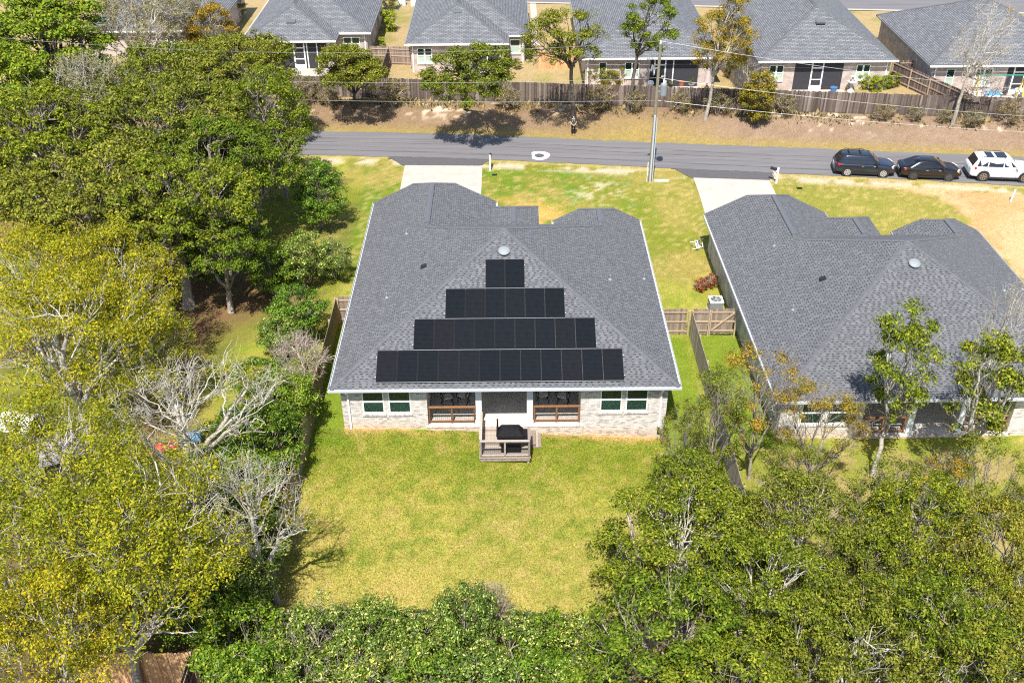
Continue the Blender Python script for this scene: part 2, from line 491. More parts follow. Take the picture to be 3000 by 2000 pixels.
def cover(x, y):
    """what covers the soil: base colours of grass, sand, litter, dry grass"""
    n1 = fbm(x, y, 4, .22); n2 = fbm(x + 31, y - 12, 4, .7); n3 = fbm(x - 7, y + 55, 3, 2.3)
    n4 = fbm(x * .9 + 3, y * .9 + 80, 3, .11)
    def C(*c): return np.array(c)[None, :]
    def mix(a, b, t): return a * (1 - t[:, None]) + b * t[:, None]
    lush = C(.10, .18, .012); mid = C(.19, .215, .022); yel = C(.30, .285, .045); tan = C(.42, .31, .12)
    sand = C(.47, .26, .115); orange = C(.52, .30, .085); litter = C(.17, .095, .05); dark = C(.07, .06, .025)
    bank = C(.21, .14, .08); bankg = C(.27, .20, .06); pale = C(.62, .50, .36); pink = C(.24, .165, .11)
    # back and side yard lawns
    t = sm((n1 - .38) / .3); c = mix(np.repeat(mid, len(x), 0), yel, t * .8)
    dry = sm((-y - 1.5) / 7.0) * .65 + .1
    dry = np.where((x > -10) & (x < 11.2) & (y < .4), dry, .15)
    c = mix(c, C(.38, .33, .085), np.clip(dry * (.50 + 1.2 * (n3 * .6 + n2 * .4 - .4)) + .06, 0, 1))
    near_h = sm(1 - np.abs(y + 1.5) / 3.2) * (np.abs(x) < 11.5)
    c = mix(c, mid, np.clip(near_h * (1.25 - n2), 0, .8))
    c = mix(c, lush, np.clip(sm((.46 - n2 * .35 - n3 * .65) / .12) * .42, 0, 1))
    c = mix(c, tan, sm((n3 * .75 + n2 * .25 - .57) / .1) * .4)
    lower = (x > -10) & (x < 11.2) & (y < -9)
    c = mix(c, C(.42, .34, .10), np.where(lower, sm((-8 - y) / 5) * .6 * (.4 + n2), 0))
    # soil splash strip at the foot of the rear wall
    c = mix(c, C(.48, .3, .14), np.where((np.abs(x) < 8.9) & (y < .5) & (y > -.6), sm(1 - (.42 - y) / .75) * sm((n3 - .35) / .2) * .9, 0))
    side = (np.abs(np.abs(x) - 9.6) < 1.2) & (y > -1) & (y < 10)
    c = mix(c, C(.13, .20, .012), np.where(side | ((x > 11) & (x < 14.2) & (y > 0) & (y < 11)), .75, 0))
    # front lawns
    fr = sm((y - 15) / 3) * (x > -12.5)
    f = mix(np.repeat(C(.17, .185, .022), len(x), 0), C(.27, .225, .055), sm((n1 - .4) / .25))
    f = mix(f, lush, sm((n2 * .5 + n3 * .5 - .47) / .1) * sm((13 - x) / 6) * .85)
    f = mix(f, C(.235, .215, .045), sm((x - 12) / 6) * .6)
    f = mix(f, pale, sm((n3 * .8 + n2 * .2 - .56) / .08) * .6 * sm(1 - np.abs(x - 7) / 4) * sm(1 - np.abs(y - 29) / 4))
    bare = sm(1.25 - np.hypot((x - .8) / 4.6, (y - 23.6) / 4.2)) * sm((n2 - .34) / .2)
    f = mix(f, orange, np.clip(bare * 1.3, 0, .95))
    f = mix(f, tan, sm((fbm(x, y + 40, 3, 3.5) - .58) / .08) * .5)
    c = mix(c, f, fr)
    # verge beside the road: worn sandy strips
    dn = near_edge(x) - y
    strip = sm(1 - np.abs(dn - 1.0) / 1.1) * sm((n2 - .4) / .12)
    c = mix(c, C(.58, .43, .31), strip * (x > -16) * .85)
    c = mix(c, C(.40, .30, .12), sm(1 - np.abs(dn - .2) / .45) * .7 * (x > -40))
    # building plot of bare sand on the right
    sd = sm((x - 33.2 - (26.5 - y) * .12 + (n2 - .5) * 2.2 + np.clip(y - 26.6, 0, 9) * 1.05) / .45) * sm((near_edge(x) - 1.2 - y + (n2 - .5)) / .6)
    sd = sd * (y > -30)
    sc = mix(np.repeat(sand, len(x), 0), C(.52, .32, .16), sm((n1 - .45) / .2))
    sc = mix(sc, C(.3, .22, .1), sm((n3 - .66) / .05) * sm(1 - np.abs(x - 33.5) / 4.5) * .8)
    c = mix(c, sc, sd)
    # left neighbour: litter under the trees, green clearings
    lf = sm((-10.3 - x) / .8) * sm((33 - y) / 2)
    l = mix(np.repeat(C(.17, .19, .02), len(x), 0), C(.28, .24, .05), sm((n1 - .4) / .25))
    l = mix(l, C(.10, .10, .03), sm((n2 - .5) / .15) * .6)
    lit = np.clip(sm(1.3 - np.hypot((x + 18.5) / 6.5, (y - 13.5) / 5)) + sm((n4 - .52) / .1) * .75 * sm((-16 - x) / 3), 0, 1)
    l = mix(l, litter, lit * (.55 + .7 * n3))
    l = mix(l, mix(np.repeat(C(.14, .23, .015), len(x), 0), yel, sm((n2 - .4) / .2)), sm(1.2 - np.hypot((x + 13.6) / 2.6, (y - 5.5) / 7)) * .95)
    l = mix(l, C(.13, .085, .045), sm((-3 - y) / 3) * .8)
    l = mix(l, C(.36, .2, .12), sm(1 - np.hypot((x + 9.7) / 1.4, (y - 14.2) / 3)) * sm((n3 - .3) / .3))
    c = mix(c, l, lf)
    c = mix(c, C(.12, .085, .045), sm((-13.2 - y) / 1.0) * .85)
    rt = sm((x - 11.3) / .6) * sm((.3 - y) / 1.5)
    c = mix(c, mix(np.repeat(C(.2, .21, .03), len(x), 0), C(.3, .22, .09), sm((n2 - .42) / .2)), rt * .8)
    # far bank between the road and the long fence
    d = y - far_edge(x)
    bk = mix(np.repeat(bank, len(x), 0), pink, sm((x - 12) / 8))
    bk = mix(bk, C(.20, .135, .085), sm((n2 - .5) / .12) * .55)
    bk = mix(bk, pale, sm((n3 * .5 + n1 * .5 - .6) / .06) * sm((d - 1.5) / 2) * .8)
    bk = mix(bk, bankg, np.clip(sm(1 - (d - .2) / 1.6) + sm(1 - np.hypot((x - 12) / 9, (d - 1.8) / 2.2)) * .8, 0, 1) * (.5 + .6 * n2))
    c = mix(c, bk, sm((d + .05) / .2))
    # far gardens: winter grass and mulch
    fy = mix(np.repeat(C(.33, .245, .12), len(x), 0), C(.24, .21, .07), sm((n1 - .45) / .2))
    fy = mix(fy, C(.62, .34, .12), sm(1 - np.abs(x - 13.5) / 9.5) * sm(1 - np.abs(y - 46.2) / 2.5) * .95)
    c = mix(c, fy, sm((d - 5.2) / .3))
    c = mix(c, C(.22, .2, .06), sm((y - 92) / 10))
    return np.clip(c * (1 + .30 * (fbm(x, y, 2, 5.0) - .5))[:, None], .01, .9)


def ground_mat():
    m, nt, b = _mat('ground cover')
    b.inputs['Roughness'].default_value = .95
    b.inputs['Specular IOR Level'].default_value = .15
    a = nt.nodes.new('ShaderNodeAttribute'); a.attribute_name = 'cover'
    tc = nt.nodes.new('ShaderNodeTexCoord')
    src = a.outputs['Color']
    for sc, lo, hi, det in ((11.0, .62, 1.38, 6), (45.0, .62, 1.42, 3)):
        n = nt.nodes.new('ShaderNodeTexNoise')
        n.inputs['Scale'].default_value = sc; n.inputs['Detail'].default_value = det; n.inputs['Roughness'].default_value = .7
        nt.links.new(tc.outputs['Object'], n.inputs['Vector'])
        mr = nt.nodes.new('ShaderNodeMapRange')
        mr.inputs[1].default_value = .32; mr.inputs[2].default_value = .68
        mr.inputs[3].default_value = lo; mr.inputs[4].default_value = hi
        nt.links.new(n.outputs[0], mr.inputs[0])
        mx = nt.nodes.new('ShaderNodeMix'); mx.data_type = 'RGBA'; mx.blend_type = 'MULTIPLY'
        mx.inputs[0].default_value = 1
        nt.links.new(src, mx.inputs[6]); nt.links.new(mr.outputs[0], mx.inputs[7])
        src = mx.outputs[2]
    nt.links.new(src, b.inputs['Base Color'])
    bm = nt.nodes.new('ShaderNodeBump'); bm.inputs['Strength'].default_value = .7; bm.inputs['Distance'].default_value = .06
    nt.links.new(n.outputs[0], bm.inputs['Height'])
    nt.links.new(bm.outputs[0], b.inputs['Normal'])
    return m


def axis(lo, hi, step, far_lo, far_hi):
    c = np.arange(lo, hi + 1e-6, step)
    g = np.array([1.5, 4, 9, 18, 35, 70, 130, 250, 450, 800, 1400.0])
    return np.concatenate([(lo - g[::-1])[(lo - g[::-1]) > far_lo], c, (hi + g)[(hi + g) < far_hi]])


xs = axis(-46, 60, .3, -900, 900)
ys = axis(-27, 88, .3, -400, 1700)
gx, gy = np.meshgrid(xs, ys)
gv = np.stack([gx.ravel(), gy.ravel(), gz(gx.ravel(), gy.ravel())], 1)
ii = np.arange(len(xs) * len(ys)).reshape(len(ys), len(xs))
gq = np.stack([ii[:-1, :-1].ravel(), ii[:-1, 1:].ravel(), ii[1:, 1:].ravel(), ii[1:, :-1].ravel()], 1)
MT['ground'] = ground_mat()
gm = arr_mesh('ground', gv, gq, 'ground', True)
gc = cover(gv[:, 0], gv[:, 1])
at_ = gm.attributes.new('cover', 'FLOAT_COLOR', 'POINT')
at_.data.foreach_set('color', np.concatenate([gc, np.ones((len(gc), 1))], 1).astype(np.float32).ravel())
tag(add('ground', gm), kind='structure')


# short blades over the lawns: one sheet of tufts, colour follows the cover below
def tufts(name, n, x0, x1, y0, y1, hgt, seed, keep, mat):
    rs = np.random.RandomState(seed)
    x = rs.uniform(x0, x1, n); y = rs.uniform(y0, y1, n)
    k = keep(x, y, rs.rand(n)); x, y = x[k], y[k]; n = len(x)
    z = gz(x, y)
    a = rs.uniform(0, 6.283, n); hh = hgt * rs.uniform(.5, 1.3, n); w = hh * rs.uniform(.25, .5, n)
    lean = rs.uniform(-.7, .7, (n, 2)) * hh[:, None]
    p0 = np.stack([x - np.cos(a) * w, y - np.sin(a) * w, z - .005], 1)
    p1 = np.stack([x + np.cos(a) * w, y + np.sin(a) * w, z - .005], 1)
    p2 = np.stack([x + lean[:, 0], y + lean[:, 1], z + hh], 1)
    v = np.stack([p0, p1, p2], 1).reshape(-1, 3)
    me = arr_mesh(name, v, np.arange(3 * n).reshape(-1, 3), mat)
    if mat == 'blades':
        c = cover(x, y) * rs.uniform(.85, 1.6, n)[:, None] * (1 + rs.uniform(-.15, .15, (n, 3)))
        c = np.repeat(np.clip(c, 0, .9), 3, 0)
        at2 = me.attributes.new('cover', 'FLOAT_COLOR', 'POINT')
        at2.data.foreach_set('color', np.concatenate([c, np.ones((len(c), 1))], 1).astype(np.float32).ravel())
    return tag(add(name, me), kind='stuff')


def blade_mat():
    m, nt, b = _mat('grass blades')
    b.inputs['Roughness'].default_value = .8; b.inputs['Specular IOR Level'].default_value = .2
    a = nt.nodes.new('ShaderNodeAttribute'); a.attribute_name = 'cover'
    nt.links.new(a.outputs['Color'], b.inputs['Base Color'])
    t = nt.nodes.new('ShaderNodeBsdfTranslucent'); nt.links.new(a.outputs['Color'], t.inputs[0])
    ms = nt.nodes.new('ShaderNodeMixShader'); ms.inputs[0].default_value = .3
    nt.links.new(b.outputs[0], ms.inputs[1]); nt.links.new(t.outputs[0], ms.inputs[2])
    nt.links.new(ms.outputs[0], nt.nodes['Material Output'].inputs[0])
    return m


MT['blades'] = blade_mat()


def off_house(x, y):
    a = (np.abs(x) < 8.6) & (y > .3) & (y < 21.0)
    b = (np.abs(x - 22.8) < 8.9) & (y > .3) & (y < 21.5)
    dwa = (x > -8.1) & (x < -1.7) & (y > 20); dwb = (x > 14.5) & (x < 20.7) & (y > 20)
    return ~(a | b | dwa | dwb)


tufts('grass', 230000, -10, 11.1, -14, .4, .06, 3, lambda x, y, r: off_house(x, y), 'blades')
tufts('lawn_grass', 90000, -22, 33, .4, 34.5, .05, 4, lambda x, y, r: off_house(x, y) & (y < near_edge(x) - .3) & ~((x < -12) & (y < 33) & (r > .5)), 'blades')


# ---------------------------------------------------------------- road, aprons, driveways
def road_mat():
    m, nt, b = _mat('worn asphalt')
    b.inputs['Roughness'].default_value = .9
    tc = nt.nodes.new('ShaderNodeTexCoord')
    mp = nt.nodes.new('ShaderNodeMapping'); mp.inputs['Scale'].default_value = (.12, 2.4, 1); mp.inputs['Rotation'].default_value = (0, 0, .1)
    nt.links.new(tc.outputs['Object'], mp.inputs[0])
    n = nt.nodes.new('ShaderNodeTexNoise'); n.inputs['Scale'].default_value = 1.0; n.inputs['Detail'].default_value = 6
    nt.links.new(mp.outputs[0], n.inputs['Vector'])
    n2 = nt.nodes.new('ShaderNodeTexNoise'); n2.inputs['Scale'].default_value = 22; n2.inputs['Detail'].default_value = 4
    nt.links.new(tc.outputs['Object'], n2.inputs['Vector'])
    ad = nt.nodes.new('ShaderNodeMath'); ad.operation = 'MULTIPLY_ADD'; ad.inputs[1].default_value = .45
    nt.links.new(n2.outputs[0], ad.inputs[0]); nt.links.new(n.outputs[0], ad.inputs[2])
    r = nt.nodes.new('ShaderNodeValToRGB')
    r.color_ramp.elements[0].position = .5; r.color_ramp.elements[0].color = (.118, .112, .116, 1)
    r.color_ramp.elements[1].position = .95; r.color_ramp.elements[1].color = (.16, .152, .156, 1)
    nt.links.new(ad.outputs[0], r.inputs[0]); nt.links.new(r.outputs[0], b.inputs['Base Color'])
    bm = nt.nodes.new('ShaderNodeBump'); bm.inputs['Strength'].default_value = .3; bm.inputs['Distance'].default_value = .01
    nt.links.new(n2.outputs[0], bm.inputs['Height']); nt.links.new(bm.outputs[0], b.inputs['Normal'])
    return m


MT['road'] = road_mat()


def drape(name, u, lo, hi, nv, lift, mat, jag=0.0):
    """sheet over the ground between the curves lo(u) and hi(u)"""
    u = np.asarray(u, float)
    rs = np.random.RandomState(len(u))
    a, b = lo(u), hi(u)
    if jag:
        a = a + rs.normal(0, jag, len(u)); b = b + rs.normal(0, jag, len(u))
    t = np.linspace(0, 1, nv)
    X = np.repeat(u[:, None], nv, 1); Y = a[:, None] * (1 - t) + b[:, None] * t
    Z = gz(X, Y) + lift
    v = np.stack([X, Y, Z], 2).reshape(-1, 3)
    i = np.arange(len(u) * nv).reshape(len(u), nv)
    q = np.stack([i[:-1, :-1].ravel(), i[1:, :-1].ravel(), i[1:, 1:].ravel(), i[:-1, 1:].ravel()], 1)
    return tag(add(name, arr_mesh(name, v, q, mat)), kind='structure')


drape('road', np.arange(-70, 95, .5), near_edge, far_edge, 10, .03, 'road', .05)
far_road = drape('street', np.arange(-80, 110, 2.0), lambda x: 76.2 - .105 * x, lambda x: 84.5 - .105 * x, 6, .03, 'road')
drape('far_kerb', np.arange(-80, 110, 2.0), lambda x: 75.7 - .105 * x, lambda x: 76.2 - .105 * x, 2, .08, 'concrete')
drape('kerb', np.arange(-80, 110, 2.0), lambda x: 84.5 - .105 * x, lambda x: 85.0 - .105 * x, 2, .08, 'concrete')
# faint paving seams that run along the road
for k, off in enumerate((1.05, 2.7, 3.55)):
    drape('paving_seam', np.arange(-25, 60, .7), lambda x: near_edge(x) + off, lambda x: near_edge(x) + off + .035, 2, .036, 'sealant', .02)
drape('driveway_apron', np.linspace(-9.4, -1.2, 30), lambda x: 33.25 + 1.4 * sm((-7.9 - x) / 1.4) + 1.0 * sm((x + 1.95) / .7), lambda x: near_edge(x) + .05, 6, .034, 'asphalt_dark', .03)
drape('driveway_apron', np.linspace(13.2, 21.0, 30), lambda x: 31.15 - .09 * (x - 14.7) + 1.6 * sm((14.7 - x) / 1.4) + .6 * sm((x - 20.4) / .6), lambda x: near_edge(x) + .05, 6, .034, 'asphalt_dark', .03)


def driveway(x0, x1, y0, y1a, y1b):
    b = B()
    rows = [(y0, y0 + (y1a - y0) * .49), (y0 + (y1a - y0) * .49 + .015, None)]
    nx = 1
    for (ya, yb) in rows:
        ye0 = yb if yb else y1a; ye1 = yb if yb else y1b
        n = 8
        for i in range(n):
            fa, fb = i / n, (i + 1) / n
            p = []
            for zz in (-.12, .045):
                for (xx, ff, ye) in ((x0, fa, ye0), (x1, fa, ye1), (x1, fb, ye1), (x0, fb, ye0)):
                    yy = ya + (ye - ya) * ff
                    p.append((xx, yy, float(gz(xx, yy)) + zz))
            b.hexa(p)
    return tag(b.build('driveway', 'concrete'), kind='structure')


driveway(-7.95, -1.78, 20.4, 33.35, 33.2)
driveway(14.7, 20.5, 21.2, 31.2, 30.68)
# ---------------------------------------------------------------- house
def planar_uv(me):
    uvl = me.uv_layers.new(name='uv')
    out = np.zeros((len(me.loops), 2), np.float32)
    co = [v.co for v in me.vertices]
    for p in me.polygons:
        n = p.normal
        u = Vector((0, 0, 1)).cross(n)
        u = Vector((1, 0, 0)) if u.length < 1e-3 else u.normalized()
        w = n.cross(u)
        for li, vi in zip(p.loop_indices, p.vertices):
            out[li] = (co[vi].dot(u), co[vi].dot(w))
    uvl.data.foreach_set('uv', out.ravel())
    return me


def clear_glass():
    m = bpy.data.materials.new('clear pane'); m.use_nodes = True
    nt = m.node_tree; nt.nodes.clear()
    o = nt.nodes.new('ShaderNodeOutputMaterial'); t = nt.nodes.new('ShaderNodeBsdfTransparent'); g = nt.nodes.new('ShaderNodeBsdfGlossy')
    t.inputs[0].default_value = (.8, .9, .82, 1); g.inputs['Roughness'].default_value = .03
    f = nt.nodes.new('ShaderNodeFresnel'); f.inputs[0].default_value = 1.22
    ms = nt.nodes.new('ShaderNodeMixShader')
    nt.links.new(f.outputs[0], ms.inputs[0]); nt.links.new(t.outputs[0], ms.inputs[1]); nt.links.new(g.outputs[0], ms.inputs[2])
    nt.links.new(ms.outputs[0], o.inputs[0])
    return m


MT['clear'] = clear_glass()
W, TS, ZE = 8.79, .499, 2.9
GX, RX, GL, L1, RL, L2 = -4.69, 5.99, 19.6, 21.03, 17.0, 18.15
EX, EW, EY = .60, 1.64, 20.2                     # entry roof: axis, half width, front
rnd = random.Random(11)


def zr(d): return ZE + d * TS


def roof_planes():
    P = {}
    P['rear'] = ([(-W, 0, ZE), (W, 0, ZE), (0, W, zr(W))], (-W, 0, ZE), (1, 0, 0))
    hg = zr(GX + W); kg = L1 - GL; hr = zr(W - RX); kr = L2 - RL
    P['left'] = ([(-W, 0, ZE), (0, W, zr(W)), (GX, W - GX, hg), (GX, GL, hg), (GX - kg, L1, hg - kg * TS), (-W, L1, ZE)], (-W, L1, ZE), (0, -1, 0))
    ge = GX + (GX + W)
    P['garage_right'] = ([(GX, W - GX, hg), (ge, 2 * W, ZE), (ge, L1, ZE), (GX + kg, L1, hg - kg * TS), (GX, GL, hg)], (ge, 2 * W, ZE), (0, 1, 0))
    P['right'] = ([(W, 0, ZE), (W, L2, ZE), (RX + kr, L2, hr - kr * TS), (RX, RL, hr), (RX, W + RX, hr), (0, W, zr(W))], (W, 0, ZE), (0, 1, 0))
    re = RX - (W - RX)
    P['gable_left'] = ([(RX, W + RX, hr), (RX, RL, hr), (RX - kr, L2, hr - kr * TS), (re, L2, ZE), (re, 2 * W - re + RX - RX - 0, ZE)], (re, L2, ZE), (0, -1, 0))
    P['gable_left'][0][4] = (re, W + RX + (RX - re), ZE)
    P['garage_front'] = ([(GX, GL, hg), (GX - kg, L1, hg - kg * TS), (GX + kg, L1, hg - kg * TS)], (GX + kg, L1, hg - kg * TS), (-1, 0, 0))
    P['gable_front'] = ([(RX, RL, hr), (RX - kr, L2, hr - kr * TS), (RX + kr, L2, hr - kr * TS)], (RX + kr, L2, hr - kr * TS), (-1, 0, 0))
    P['front'] = ([(0, W, zr(W)), (RX, W + RX, hr), (re, W + RX + (RX - re), ZE), (ge, 2 * W, ZE), (GX, W - GX, hg)], (re, 2 * W, ZE), (-1, 0, 0))
    he = zr(EW); yb = 2 * W - EW
    P['entry_left'] = ([(EX, yb, he), (EX - EW, 2 * W, ZE), (EX - EW, EY, ZE), (EX, EY - EW, he)], (EX - EW, EY, ZE), (0, -1, 0))
    P['entry_right'] = ([(EX, yb, he), (EX, EY - EW, he), (EX + EW, EY, ZE), (EX + EW, 2 * W, ZE)], (EX + EW, 2 * W, ZE), (0, 1, 0))
    P['entry_front'] = ([(EX, EY - EW, he), (EX - EW, EY, ZE), (EX + EW, EY, ZE)], (EX + EW, EY, ZE), (-1, 0, 0))
    return P


def scan(poly, v):
    xs_ = []
    for (u0, v0), (u1, v1) in zip(poly, poly[1:] + poly[:1]):
        if (v0 <= v) != (v1 <= v):
            xs_.append(u0 + (u1 - u0) * (v - v0) / (v1 - v0))
    xs_.sort()
    return list(zip(xs_[::2], xs_[1::2]))


EXPO = .143
PANEL_ROWS = [(12, -6.504), (9, -4.684), (6, -3.091), (2, -.997)]
PW, PH, PGAP, PS0 = 1.045, 1.828, .0218, .276


def under_panel(x, s):
    for i, (n, x0) in enumerate(PANEL_ROWS):
        b = PS0 + i * (PH + PGAP)
        if b - .05 < s < b + PH + .05 and x0 - .05 < x < x0 + n * PW + .05:
            return True
    return False


def house_roof(root):
    deck = B(); field = B(); singles = []
    for key, (poly, org, u) in roof_planes().items():
        o = Vector(org); U = Vector(u)
        n = Vector((0, 0, 0))
        pv = [Vector(p) for p in poly]
        for a, b_ in zip(pv, pv[1:] + pv[:1]):
            n += a.cross(b_)
        n.normalize()
        if n.z < 0:
            n = -n
        V = n.cross(U).normalized()
        if V.z < 0:
            V = -V
        uv = [((p - o).dot(U), (p - o).dot(V)) for p in pv]
        order = pv if (pv[1] - pv[0]).cross(pv[2] - pv[0]).dot(n) > 0 or key in ('left', 'right', 'garage_right', 'gable_left', 'front') else list(reversed(pv))
        lo = [p - n * .012 for p in order]; hi_ = [p - n * .13 for p in order]
        i0 = len(deck.v); k = len(lo)
        deck.v.extend([tuple(p) for p in lo + hi_])
        deck.f.append(tuple(range(i0, i0 + k))); deck.m.append(0)
        deck.f.append(tuple(reversed(range(i0 + k, i0 + 2 * k)))); deck.m.append(0)
        for j in range(k):
            deck.f.append((i0 + j, i0 + k + j, i0 + k + (j + 1) % k, i0 + (j + 1) % k)); deck.m.append(0)
        vmax = max(q[1] for q in uv)
        c = 0
        vv = 0.0
        while vv < vmax - .02:
            v1 = min(vv + EXPO, vmax)
            for (ua, ub) in scan(uv, vv + min(EXPO, v1 - vv) * .5):
                if key == 'rear' and c < 2:
                    ua -= .02; ub += .02
                x = ua + rnd.uniform(-.05, 0)
                tooth = rnd.random() < .5
                while x < ub:
                    if tooth and key == 'rear':
                        w = rnd.choice((.14, .19, .24))
                    else:
                        w = rnd.uniform(.13, .26) if tooth else rnd.uniform(.09, .17)
                    a_, b_ = max(x, ua), min(x + w, ub)
                    if b_ - a_ > .01:
                        mid = (a_ + b_) / 2 - W
                        if tooth and key == 'rear' and len(singles) < 300 and b_ - a_ > w - .001 and not under_panel(mid, (vv + v1) / 2):
                            singles.append((o + U * ((a_ + b_) / 2) + V * vv, w))
                        else:
                            hl = .015 if tooth else .006
                            p = lambda uu, vx, h: tuple(o + U * uu + V * vx + n * h)
                            if tooth:
                                A, Bq, Cc, D = p(a_, vv - .012, hl), p(b_, vv - .012, hl), p(b_, v1, .007), p(a_, v1, .007)
                                field.face([A, Bq, Cc, D])
                                field.face([p(a_, vv - .012, -.01), p(b_, vv - .012, -.01), Bq, A])
                                field.face([p(a_, v1, -.01), p(a_, vv - .012, -.01), A, D])
                                field.face([p(b_, vv - .012, -.01), p(b_, v1, -.01), Cc, Bq])
                            else:
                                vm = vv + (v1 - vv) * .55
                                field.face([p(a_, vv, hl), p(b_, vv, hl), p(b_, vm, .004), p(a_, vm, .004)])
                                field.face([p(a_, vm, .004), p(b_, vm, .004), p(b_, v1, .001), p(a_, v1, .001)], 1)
                                field.face([p(a_, vv, -.01), p(b_, vv, -.01), p(b_, vv, hl), p(a_, vv, hl)])
                    x += w
                    tooth = not tooth
            vv += EXPO
            c += 1
    roof = deck.build('roof', 'shingle', root)
    tag(field.build('shingle_field', ['shingle', 'shingle_dark'], roof), kind='stuff')
    n = Vector((0, -TS, 1)).normalized(); V = Vector((0, 1, TS)).normalized()
    mm = {}
    for w in (.14, .19, .24):
        s = B()
        q = lambda u_, v_, h: tuple(Vector((u_, 0, 0)) + V * v_ + n * h)
        s.hexa([q(-w / 2, -.012, -.01), q(w / 2, -.012, -.01), q(w / 2, EXPO, -.012), q(-w / 2, EXPO, -.012),
                q(-w / 2, -.012, .015), q(w / 2, -.012, .015), q(w / 2, EXPO, .007), q(-w / 2, EXPO, .007)])
        mm[w] = s.mesh('shingle', 'shingle')
    for loc, w in singles:
        add('shingle', mm[w], roof, loc)
    # hip and ridge caps
    cap = B()
    hg = zr(GX + W); hr = zr(W - RX); kg = L1 - GL; kr = L2 - RL
    lines = [((-W, 0, ZE), (0, W, zr(W))), ((W, 0, ZE), (0, W, zr(W))), ((GX, W - GX, hg), (0, W, zr(W))), ((RX, W + RX, hr), (0, W, zr(W))),
             ((GX, GL, hg), (GX, W - GX, hg)), ((RX, RL, hr), (RX, W + RX, hr)), ((GX - kg, L1, hg - kg * TS), (GX, GL, hg)), ((GX + kg, L1, hg - kg * TS), (GX, GL, hg)),
             ((RX - kr, L2, hr - kr * TS), (RX, RL, hr)), ((RX + kr, L2, hr - kr * TS), (RX, RL, hr)),
             ((EX, EY - EW, zr(EW)), (EX, 2 * W - EW, zr(EW))), ((EX - EW, EY, ZE), (EX, EY - EW, zr(EW))), ((EX + EW, EY, ZE), (EX, EY - EW, zr(EW)))]
    for a, b_ in lines:
        a, b_ = Vector(a), Vector(b_); d = (b_ - a); L = d.length; d.normalize()
        sd = d.cross(Vector((0, 0, 1))).normalized()
        dip = .30 if abs(d.z) > .05 else TS
        t = 0.0
        while t < L - .05:
            e = min(t + .17, L)
            lift0, lift1 = .030, .018
            for sg in (-1, 1):
                r0 = a + d * t + Vector((0, 0, lift0)); r1 = a + d * e + Vector((0, 0, lift1))
                w0 = sd * (sg * .15) + Vector((0, 0, -.15 * dip))
                p = [r0, r0 + w0, r1 + w0, r1]
                if sg > 0:
                    p = [r0, r1, r1 + w0, r0 + w0]
                cap.face([tuple(x) for x in (p if sg < 0 else p)])
                cap.face([tuple(r0), tuple(r0 - Vector((0, 0, .02))), tuple(r0 + w0 - Vector((0, 0, .02))), tuple(r0 + w0)])
            t += .17
    tag(cap.build('hip_cap', 'cap', roof), kind='stuff')
    for x, y0, y1, z in ((GX, W - GX + .55, GL - .15, hg), (RX, W + RX + .35, RL - .1, hr), (EX, 2 * W - EW + .35, EY - EW - .1, zr(EW))):
        v = B()
        v.hexa([(x - .17, y0, z - .07), (x + .17, y0, z - .07), (x + .17, y1, z - .07), (x - .17, y1, z - .07),
                (x - .16, y0, z + .03), (x + .16, y0, z + .03), (x + .16, y1, z + .03), (x - .16, y1, z + .03)])
        v.hexa([(x - .16, y0, z + .03), (x + .16, y0, z + .03), (x + .16, y1, z + .03), (x - .16, y1, z + .03),
                (x - .02, y0 + .01, z + .085), (x + .02, y0 + .01, z + .085), (x + .02, y1 - .01, z + .085), (x - .02, y1 - .01, z + .085)])
        v.build('ridge_vent', 'vent', roof)
    # gutters, fascia, soffit
    g = B()

    def trough(a, b_, out):
        a, b_ = Vector(a), Vector(b_); o_ = Vector(out)
        for p, q, z0, z1 in ((0, .125, 2.74, 2.755), (.112, .127, 2.755, 2.885), (-.03, 0, 2.70, 2.86)):
            pts = []
            for z in (z0, z1):
                c0, c1, c2, c3 = a + o_ * p, b_ + o_ * p, b_ + o_ * q, a + o_ * q
                ring = [c0, c1, c2, c3]
                if (b_ - a).cross(o_).z < 0:
                    ring = [c3, c2, c1, c0]
                pts += [(r.x, r.y, z) for r in ring]
            g.hexa(pts)
    return roof, g, trough


def brick_skin(x0, x1, z0, z1, holes, y, wall, singles_left, depth=.014):
    field = B(); bw, bh, j = .203, .064, .012
    n_single = 0
    z = z0; c = 0
    while z < z1 - .02:
        x = x0 - (.5 * (bw + j) if c % 2 else 0)
        while x < x1:
            a, b_ = max(x, x0), min(x + bw, x1)
            t = min(z + bh, z1)
            if b_ - a > .03 and not any(a < h[1] - .004 and b_ > h[0] + .004 and z < h[3] - .004 and t > h[2] + .004 for h in holes):
                dy = rnd.uniform(-.003, .004)
                if singles_left[0] > 0 and b_ - a > bw - .001 and z > .0:
                    o = add('brick', BRICK, wall, ((a + b_) / 2, y + dy, z + bh / 2))
                    singles_left[0] -= 1
                else:
                    field.box(a, b_, y - depth + dy, y + .004, z, t)
            elif b_ - a > .03:
                for h in holes:                      # cut bricks beside an opening
                    if z < h[3] - .004 and t > h[2] + .004:
                        for (ca, cb) in ((a, min(b_, h[0] - .004)), (max(a, h[1] + .004), b_)):
                            if cb - ca > .03 and not any(ca < k[1] - .004 and cb > k[0] + .004 and z < k[3] - .004 and t > k[2] + .004 for k in holes):
                                field.box(ca, cb, y - depth, y + .004, z, t)
            x += bw + j
        z += bh + j; c += 1
    return tag(field.build('brickwork', 'brick', wall), kind='stuff')


_bb = B(); _bb.box(-.1015, .1015, -.014, .004, -.032, .032)
BRICK = _bb.mesh('brick', 'brick')


